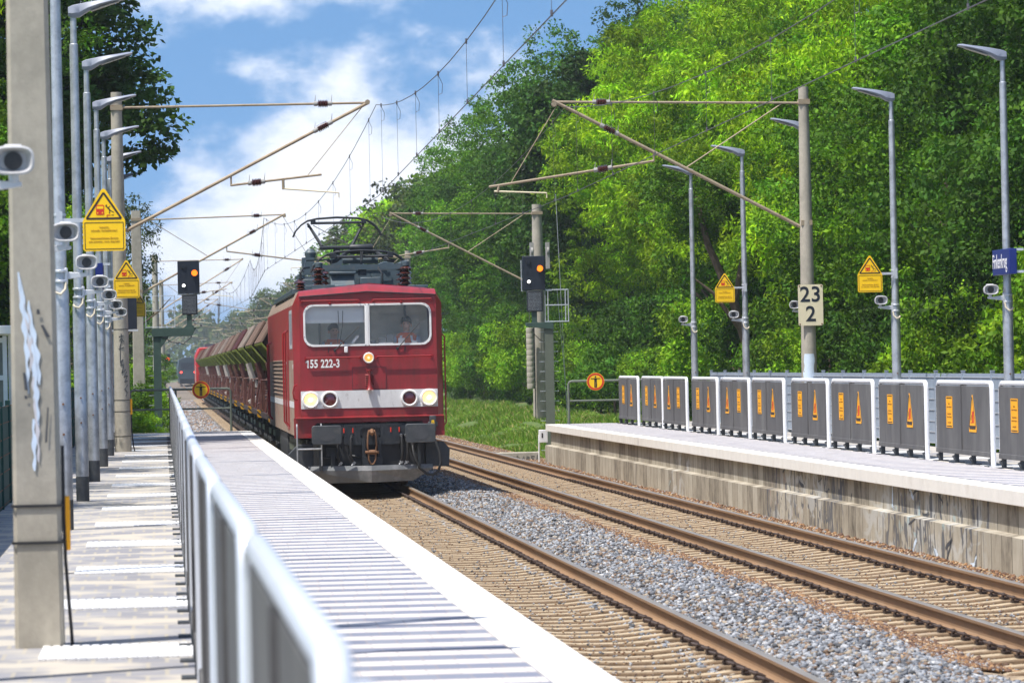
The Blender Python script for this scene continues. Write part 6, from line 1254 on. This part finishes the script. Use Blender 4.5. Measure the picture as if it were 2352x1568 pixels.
# ---- people in the cab: one continuous skinned body each, clothing and hair as children
def person(label, loc, turn=0., tilt=0., arm=0.):
    bm = bmesh.new(); ly = bm.verts.layers.skin.verify()
    def v(x, y, z, r, r2=None):
        a = bm.verts.new((x, y, z)); a[ly].radius = (r, r2 or r); return a
    def e(a, b_): bm.edges.new((a, b_)); return b_
    pel = v(0, 0, 0, .15, .12); pel[ly].use_root = True
    sp1 = e(pel, v(0, .01, .16, .14, .11)); ch = e(sp1, v(0, .0, .38, .17, .12)); nb_ = e(ch, v(0, .0, .50, .09, .08)); nk = e(nb_, v(0, -.01, .555, .055)); h1 = e(nk, v(0, -.02, .62, .078, .085)); h2 = e(h1, v(0, -.01, .70, .088, .095)); e(h2, v(0, -.01, .765, .06, .065))
    nose = e(h1, v(0, -.105, .645, .012)); 
    for s in (-1, 1):
        sh = e(ch, v(s * .17, 0, .455, .07)); el = e(sh, v(s * .25, -.04, .16, .046)); wr_ = e(el, v(s * .20, -.30, .14 + arm, .032)); pm = e(wr_, v(s * .19, -.37, .14 + arm, .036, .02))
        for k in range(4): f1 = e(pm, v(s * (.16 + k * .02), -.43, .14 + arm, .009)); e(f1, v(s * (.16 + k * .02), -.46 + .004 * abs(k - 1.5), .125 + arm, .008))
        th = e(pm, v(s * .14, -.38, .145 + arm, .010)); e(th, v(s * .125, -.41, .14 + arm, .009))
        hp = e(pel, v(s * .10, -.02, -.02, .095)); kn = e(hp, v(s * .13, -.42, .02, .065)); an = e(kn, v(s * .13, -.46, -.40, .045)); e(an, v(s * .13, -.62, -.45, .04, .03))
    me = bpy.data.meshes.new('body'); bm.to_mesh(me); bm.free(); me.materials.append(M['skin'])
    o = obj('person', me); o.location = loc; o.rotation_euler = (0, 0, turn); o.modifiers.new('skin', 'SKIN'); s = o.modifiers.new('sub', 'SUBSURF'); s.levels = 1; s.render_levels = 2
    tag(o, label, 'person', 'people in the locomotive cab')
    ov = lambda z, a, b_, y=0: [(a * math.cos(2 * PI * i / 18), y + b_ * math.sin(2 * PI * i / 18), z) for i in range(18)]
    q = MB(); q.loft([ov(-.05, .185, .15), ov(.1, .175, .14), ov(.33, .20, .15), ov(.45, .20, .13), ov(.51, .14, .105), ov(.54, .085, .08)], caps=False)
    for s_ in (-1, 1): q.path([(s_ * .16, .01, .44), (s_ * .20, -.0, .40), (s_ * .265, -.04, .17), (s_ * .22, -.24, .15 + arm)], [.07, .075, .058, .045], 10)
    q.build('shirt', M['shirt'], o)
    q = MB(); q.loft([ov(.0, .195, .16), ov(.1, .188, .155), ov(.33, .213, .165), ov(.455, .212, .165), ov(.50, .165, .13), ov(.53, .11, .10)], caps=False); q.build('vest', M['vest'], o)
    q = MB(); 
    for x in (-.12, .12): q.loft([[(x - .022, -.172, .05), (x + .022, -.172, .05)], [(x - .022, -.178, .34), (x + .022, -.178, .34)], [(x * .8 - .022, -.155, .47), (x * .8 + .022, -.155, .47)]], close=False, caps=False)
    q.build('reflective_stripe', M['blind'], o)
    q = MB(); q.loft([[(.105 * k_ * math.cos(2 * PI * i / 16), .01 + .115 * k_ * math.sin(2 * PI * i / 16) + dy, z + .022 * math.sin(2 * PI * i / 16) * -1) for i in range(16)] for k_, z, dy in ((.93, .70, .022), (1.0, .73, .018), (.97, .77, .01), (.8, .805, .0), (.45, .825, 0))]); q.build('hair', M['hair'], o)
    q = MB()
    for s_ in (-1, 1): q.lathe([(.012, 0), (.008, -.006)], (s_ * .034, -.094, .685), (0, 1, 0), 8); q.box(s_ * .034 - .018, s_ * .034 + .018, -.099, -.09, .702, .708)
    q.box(-.024, .024, -.094, -.088, .600, .606); q.build('eyes_brows_mouth', M['hair'], o)
    q = MB(); q.loft([ov(-.1, .16, .13), ov(.02, .17, .14)]); 
    for s_ in (-1, 1): q.path([(s_ * .10, 0, -.03), (s_ * .135, -.42, .02), (s_ * .135, -.46, -.36)], [.11, .08, .06], 10)
    q.build('trousers', M['trousers'], o); q = MB()
    for s_ in (-1, 1): q.lathe([(.03, -.012), (.03, .012)], (s_ * .093, .0, .665), (1, 0, 0), 10)
    q.build('ears', M['skin'], o); q = MB(); q.loft([ov(.50, .062, .062, -.005), ov(.56, .058, .06, -.01)], caps=False); return o
person('train driver in an orange vest over a pale shirt, seated behind the right windscreen', (LX + .77, LYF + .72, 2.42), -.1, 0, .12)
person('second crew member in an orange vest, low behind the left windscreen under the blind', (LX - .62, LYF + .9, 2.32), .25)
for x, nm in ((.77, .80), (-.62, .95)):
    b = MB(); b.box(x - .24, x + .24, nm - .2, nm + .25, 2.08, 2.20); b.box(x - .23, x + .23, nm + .2, nm + .28, 2.2, 2.75); b.build('cab_seat', M['cabdark'], lo, .02)

# ================================================================== HOPPER WAGONS
hz = bpy.data.materials.new('yellow_black_hazard'); hz.use_nodes = True; t_ = hz.node_tree; tcn = N(t_, 'ShaderNodeTexCoord'); sp = N(t_, 'ShaderNodeSeparateXYZ'); L(t_, tcn.outputs['Object'], sp.inputs[0])
fr = mathn(t_, 'FRACT', mathn(t_, 'MULTIPLY', mathn(t_, 'ADD', sp.outputs[0], sp.outputs[2]), 7.0)); mm = N(t_, 'ShaderNodeMix', data_type='RGBA'); L(t_, mathn(t_, 'LESS_THAN', fr, .42), mm.inputs[0]); mm.inputs[6].default_value = (.50, .26, .01, 1); mm.inputs[7].default_value = (.03, .03, .03, 1); L(t_, mm.outputs[2], t_.nodes['Principled BSDF'].inputs['Base Color'])
def wagon(label, loc, lid, lower):
    t = thing('hopper_wagon', label, 'hopper wagon', loc, 0, 'hopper wagons behind the locomotive'); L_ = 11.2
    sec = [(-1.14, 3.56), (-1.50, 2.96), (-.92, 2.25), (-.62, 1.55), (.62, 1.55), (.92, 2.25), (1.50, 2.96), (1.14, 3.56)]
    y0, y1 = 2.3, L_ - 1.6
    b = MB(); c_ = lambda k, yy: [(x * k, yy(z), z - .01) for x, z in sec]
    b.loft([c_(.985, lambda z: y0 + .02 + max(0, 2.96 - z) * .9), c_(.985, lambda z: y1 - .02 - max(0, 2.96 - z) * .9)]); b.build('hopper_body', M['wagon_shade'], t, smooth=False)
    for s in (-1, 1):
        q = MB(); q.prism([(s * 1.13, 3.60), (s * 1.53, 2.955), (s * 1.49, 2.94), (s * 1.10, 3.56)], 'y', y0, y1)
        for k in range(4): q.prism([(s * 1.145, 3.61), (s * 1.545, 2.955), (s * 1.53, 2.955), (s * 1.13, 3.61)], 'y', y0 + .4 + k * 2.1, y0 + .46 + k * 2.1)
        q.build('side_lid', M[lid], t, smooth=False)
        q = MB(); q.prism([(s * 1.50, 2.95), (s * .90, 2.24), (s * .94, 2.22), (s * 1.53, 2.92)], 'y', y0 - .01, y1 + .01)
        for k in range(11): q.prism([(s * 1.51, 2.94), (s * .93, 2.23), (s * .97, 2.21), (s * 1.54, 2.90)], 'y', y0 + .1 + k * .63, y0 + .14 + k * .63)
        q.build('lower_side', M[lower], t, smooth=False)
        q = MB()
        for k in range(3): y = y0 + .3 + k * 2.9; q.tube((s * 1.30, y, 1.1), (s * 1.12, y + .1, 2.25), .03, 6)
        for yy_ in (.35, 1.2, 1.9, L_ - .9, L_ - .3): q.box(s * 1.28 - .025, s * 1.28 + .025, yy_, yy_ + .05, 1.1, 1.95)
        q.box(s * 1.30 - .02, s * 1.30 + .02, .05, 2.3, 1.93, 1.98)
        q.build('support_strut', M['strut'], t)
        q = MB(); q.prism([(s * 1.05, 1.75), (s * 1.25, 1.75), (s * 1.42, 2.45), (s * 1.26, 2.5)], 'y', y0 + .35, y0 + .47); q.prism([(s * 1.0, 1.35), (s * 1.3, 1.25), (s * 1.36, 1.35), (s * 1.1, 1.5)], 'y', y0 + .5, y0 + 1.4); q.build('discharge_lever', M['pale'] if lid == 'lidlight' else M['strut'], t)
    q = MB(); q.box(-1.35, 1.35, 0, L_, 1.05, 1.18); q.box(-.9, .9, 0, L_, .85, 1.05); q.build('underframe', M['wagon_shade'], t)
    q = MB()
    for s in (-1, 1):
        for yy_ in (.05, .75): q.tube((s * 1.3, yy_, 1.1), (s * 1.3, yy_, 2.0), .022, 6); q.tube((s * .5, yy_, 1.1), (s * .5, yy_, 2.0), .022, 6)
        q.tube((s * 1.3, .05, 2.0), (s * 1.3, .75, 2.0), .022, 6); q.tube((s * 1.3, .05, 1.6), (s * 1.3, .75, 1.6), .018, 6)
    q.tube((-1.3, .05, 2.0), (1.3, .05, 2.0), .022, 6); q.tube((-1.3, .05, 1.6), (1.3, .05, 1.6), .02, 6); q.build('end_railing', M['strut'], t)
    q = MB()
    for s in (-1, 1): q.box(s * 1.27 - .16, s * 1.27 + .16, -.12, .45, 1.17, 1.22); q.box(s * 1.27 - .16, s * 1.27 + .16, -.14, -.11, 1.02, 1.22)
    q.build('end_step', hz, t)
    q = MB()
    for s in (-1, 1): q.lathe([(.10, 0), (.10, -.35), (.22, -.36), (.22, -.40)], (s * .88, 0, 1.04), (0, 1, 0), 14)
    q.build('buffer', M['blackmetal'], t)
    for yb in (1.9, L_ - 1.9):
        q = MB()
        for s in (-1, 1): q.box(s * 1.0 - .05, s * 1.0 + .05, yb - 1.3, yb + 1.3, .45, .72)
        q.box(-.95, .95, yb - .2, yb + .2, .4, .85)
        for s in (-1, 1):
            for dy in (-.9, .9): q.lathe([(.46, -.06), (.46, .06), (.49, .08)], (s * .75, yb + dy, .46), (-s, 0, 0), 20); q.lathe([(.13, 0), (.13, .14)], (s * 1.05, yb + dy, .46), (s, 0, 0), 10)
        q.build('bogie', M['blackmetal'], t)
    return t
WL = 12.05; wy = LYF + LEN + .75
styles = ['tan', 'tan', 'pale', 'maroon', 'tan', 'tan', 'pale', 'tan', 'pale', 'tan', 'maroon', 'tan', 'pale', 'tan', 'maroon', 'tan', 'tan']
protos = {}
for i, st in enumerate(styles):
    lb = {'tan': 'dusty tan lidded hopper wagon with olive lower sides', 'pale': 'pale dusty lidded hopper wagon with olive lower sides', 'maroon': 'maroon lidded hopper wagon with olive lower sides'}[st] + ', ' + (['directly behind the locomotive', 'second behind the locomotive'] + ['%s behind the locomotive' % o for o in ORD[2:]])[i]
    loc = (LX + .0, wy + i * WL, 0)
    if st not in protos: protos[st] = wagon(lb, loc, {'tan': 'lid', 'pale': 'lidlight', 'maroon': 'wagon'}[st], {'tan': 'olive', 'pale': 'olive', 'maroon': 'olive'}[st])
    else: dup(protos[st], loc, label=lb)
# second locomotive at the tail
ty = wy + len(styles) * WL + .6
r = thing('electric_locomotive', 'bright red locomotive at the far end of the hopper wagons', 'locomotive', (LX, ty, 0)); M['brightred'] = mat('bright_red_paint', (.50, .018, .016), .45)
b = MB(); b.prism([(-1.45, .9), (1.45, .9), (1.45, 3.3), (1.2, 3.85), (-1.2, 3.85), (-1.45, 3.3)], 'y', 0, 16); b.build('body', M['brightred'], r, .05); MB().box(-1.1, 1.1, -.01, .0, 2.6, 3.4).build('windscreen', M['navy'], r); MB().box(-1.47, -1.45, 1.0, 1.6, 1.2, 3.2).build('cab_door', M['navy'], r)
b = MB(); b.box(-1.1, 1.1, .3, 15.7, .4, .9)
for k in range(4):
    for s in (-1, 1): b.lathe([(.5, -.06), (.5, .06)], (s * .75, 2 + (k % 2) * 2.6 + (k // 2) * 9, .5), (s, 0, 0), 16)
b.build('bogie', M['blackmetal'], r); b = MB(); b.box(-1.35, 1.35, -.15, .02, .95, 1.1); b.tube((-1.5, .3, 1.2), (-1.5, .3, 2.6), .03, 6); b.build('handrail', M['pale'], r); MB().box(-.8, .8, 2, 14, 3.86, 4.1).build('roof_equipment', M['roofgrey'], r)
# another train far down the line
f = thing('passenger_train', 'distant dark passenger train with red tail lights shimmering in the heat haze', 'train', (3.93, 640, 0)); M['fartrain'] = mat('distant_train_grey', (.03, .05, .065), .5)
b = MB(); b.prism([(-1.4, .9), (1.4, .9), (1.45, 2.4), (1.3, 3.7), (.7, 4.1), (-.7, 4.1), (-1.3, 3.7), (-1.45, 2.4)], 'y', 0, 75); b.build('body', M['fartrain'], f, .05); MB().box(-1.0, 1.0, -.02, .0, 2.3, 3.3).build('windscreen', M['navy'], f)
for s in (-1, 1): MB().lathe([(.16, 0), (.14, -.04)], (s * 1.0, -.02, 1.9), (0, 1, 0), 10).build('tail_light', M['sig_red'], f)
MB().box(-1.2, 1.2, .3, 74, .2, .9).build('bogie', M['blackmetal'], f)
# ================================================================== AIR
HAZE = 0.00022
if HAZE:
    hm = bpy.data.materials.new('haze'); hm.use_nodes = True; t = hm.node_tree; t.nodes.clear(); o = N(t, 'ShaderNodeOutputMaterial'); pv = N(t, 'ShaderNodeVolumePrincipled'); pv.inputs['Color'].default_value = (.82, .88, .95, 1); pv.inputs['Density'].default_value = HAZE; pv.inputs['Anisotropy'].default_value = .2; L(t, pv.outputs[0], o.inputs['Volume'])
    tag(MB().box(-950, 950, -100, 3100, -1.6, 40).build('haze', hm, smooth=False), 'thin summer haze over the line', 'haze', kind='stuff')
SC.cycles.volume_bounces = 0; SC.cycles.volume_max_steps = 64
# ================================================================== every far-apart piece becomes a part of its own
def autosplit():
    keep = ('crown', 'foliage', 'sleeper', 'rail_fastening', 'slat_infill', 'screen_panel', 'lettering', 'number_lettering', 'side_lettering', 'hose_lettering', 'indicator_grid', 'tactile_strip', 'louvre', 'side_ribbing', 'rivets', 'pictogram', 'rail', 'horizontal_wires',
            'messenger_wire', 'contact_wire', 'haze', 'windscreen', 'coping', 'frame_screws', 'eyes_brows_mouth')
    cache = {}; made = 0
    for o in list(bpy.data.objects):
        if o.type != 'MESH' or o.get('kind') or o.name.split('.')[0] in keep or len(o.data.vertices) > 6000 or o.parent is None: continue
        if any(m.type in ('SKIN',) for m in o.modifiers): continue
        key = o.data.name
        if key not in cache:
            me = o.data; nv = len(me.vertices); par = list(range(nv))
            def fd(a):
                while par[a] != a: par[a] = par[par[a]]; a = par[a]
                return a
            for p in me.polygons:
                v = p.vertices; r0 = fd(v[0])
                for w in v[1:]:
                    r = fd(w)
                    if r != r0: par[r] = r0
            co = np.empty(nv * 3); me.vertices.foreach_get('co', co); co = co.reshape(-1, 3); root = np.array([fd(i) for i in range(nv)]); ids = np.unique(root)
            if len(ids) < 2 or len(ids) > 140: cache[key] = None
            else:
                lo_ = np.array([co[root == i].min(0) for i in ids]); hi_ = np.array([co[root == i].max(0) for i in ids]); size = np.linalg.norm(hi_ - lo_, axis=1); n = len(ids); pc = list(range(n))
                def f2(a):
                    while pc[a] != a: a = pc[a]
                    return a
                for i in range(n):
                    d = np.linalg.norm(np.maximum(0, np.maximum(lo_[i] - hi_, lo_ - hi_[i])), axis=1); near = np.nonzero(d < .5 * np.maximum(size[i], size))[0]
                    for j in near:
                        a, b = f2(i), f2(int(j))
                        if a != b: pc[b] = a
                grp = [f2(i) for i in range(n)]; gs = sorted(set(grp))
                if len(gs) < 2 or len(gs) > 40: cache[key] = None
                else:
                    g_of = {int(ids[i]): gs.index(grp[i]) for i in range(n)}; vg = np.array([g_of[int(r)] for r in root]); res = []
                    for g_ in range(len(gs)):
                        idx = np.nonzero(vg == g_)[0]; mp = {int(v): k for k, v in enumerate(idx)}; fs = []; mi = []; sm = []
                        for p in me.polygons:
                            if vg[p.vertices[0]] == g_: fs.append([mp[v] for v in p.vertices]); mi.append(p.material_index); sm.append(p.use_smooth)
                        m2 = bpy.data.meshes.new(me.name.split('.')[0]); m2.from_pydata([tuple(co[v]) for v in idx], [], fs)
                        for m in me.materials: m2.materials.append(m)
                        m2.polygons.foreach_set('material_index', mi); m2.polygons.foreach_set('use_smooth', sm)
                        if any(sm): m2.set_sharp_from_angle(angle=math.radians(35))
                        res.append(m2)
                    cache[key] = res
        res = cache[key]
        if not res: continue
        nm = o.name.split('.')[0]; nm = {'straps': 'strap', 'rivets': 'rivet', 'insulators': 'insulator', 'insulator_caps': 'insulator_cap', 'cantilever_tubes': 'cantilever_tube', 'papers': 'paper', 'ears': 'ear', 'underfloor_boxes': 'underfloor_box'}.get(nm, nm)
        for m2 in res[1:]:
            c = o.copy(); c.data = m2; c.name = nm; C.objects.link(c); made += 1
        o.data = res[0]; o.name = nm
    print('autosplit made', made)
autosplit()
for o in bpy.data.objects:
    lb = o.get('label')
    if lb and not 4 <= len(lb.replace('-', ' ').split()) <= 16: print('LABEL', len(lb.replace('-', ' ').split()), lb)
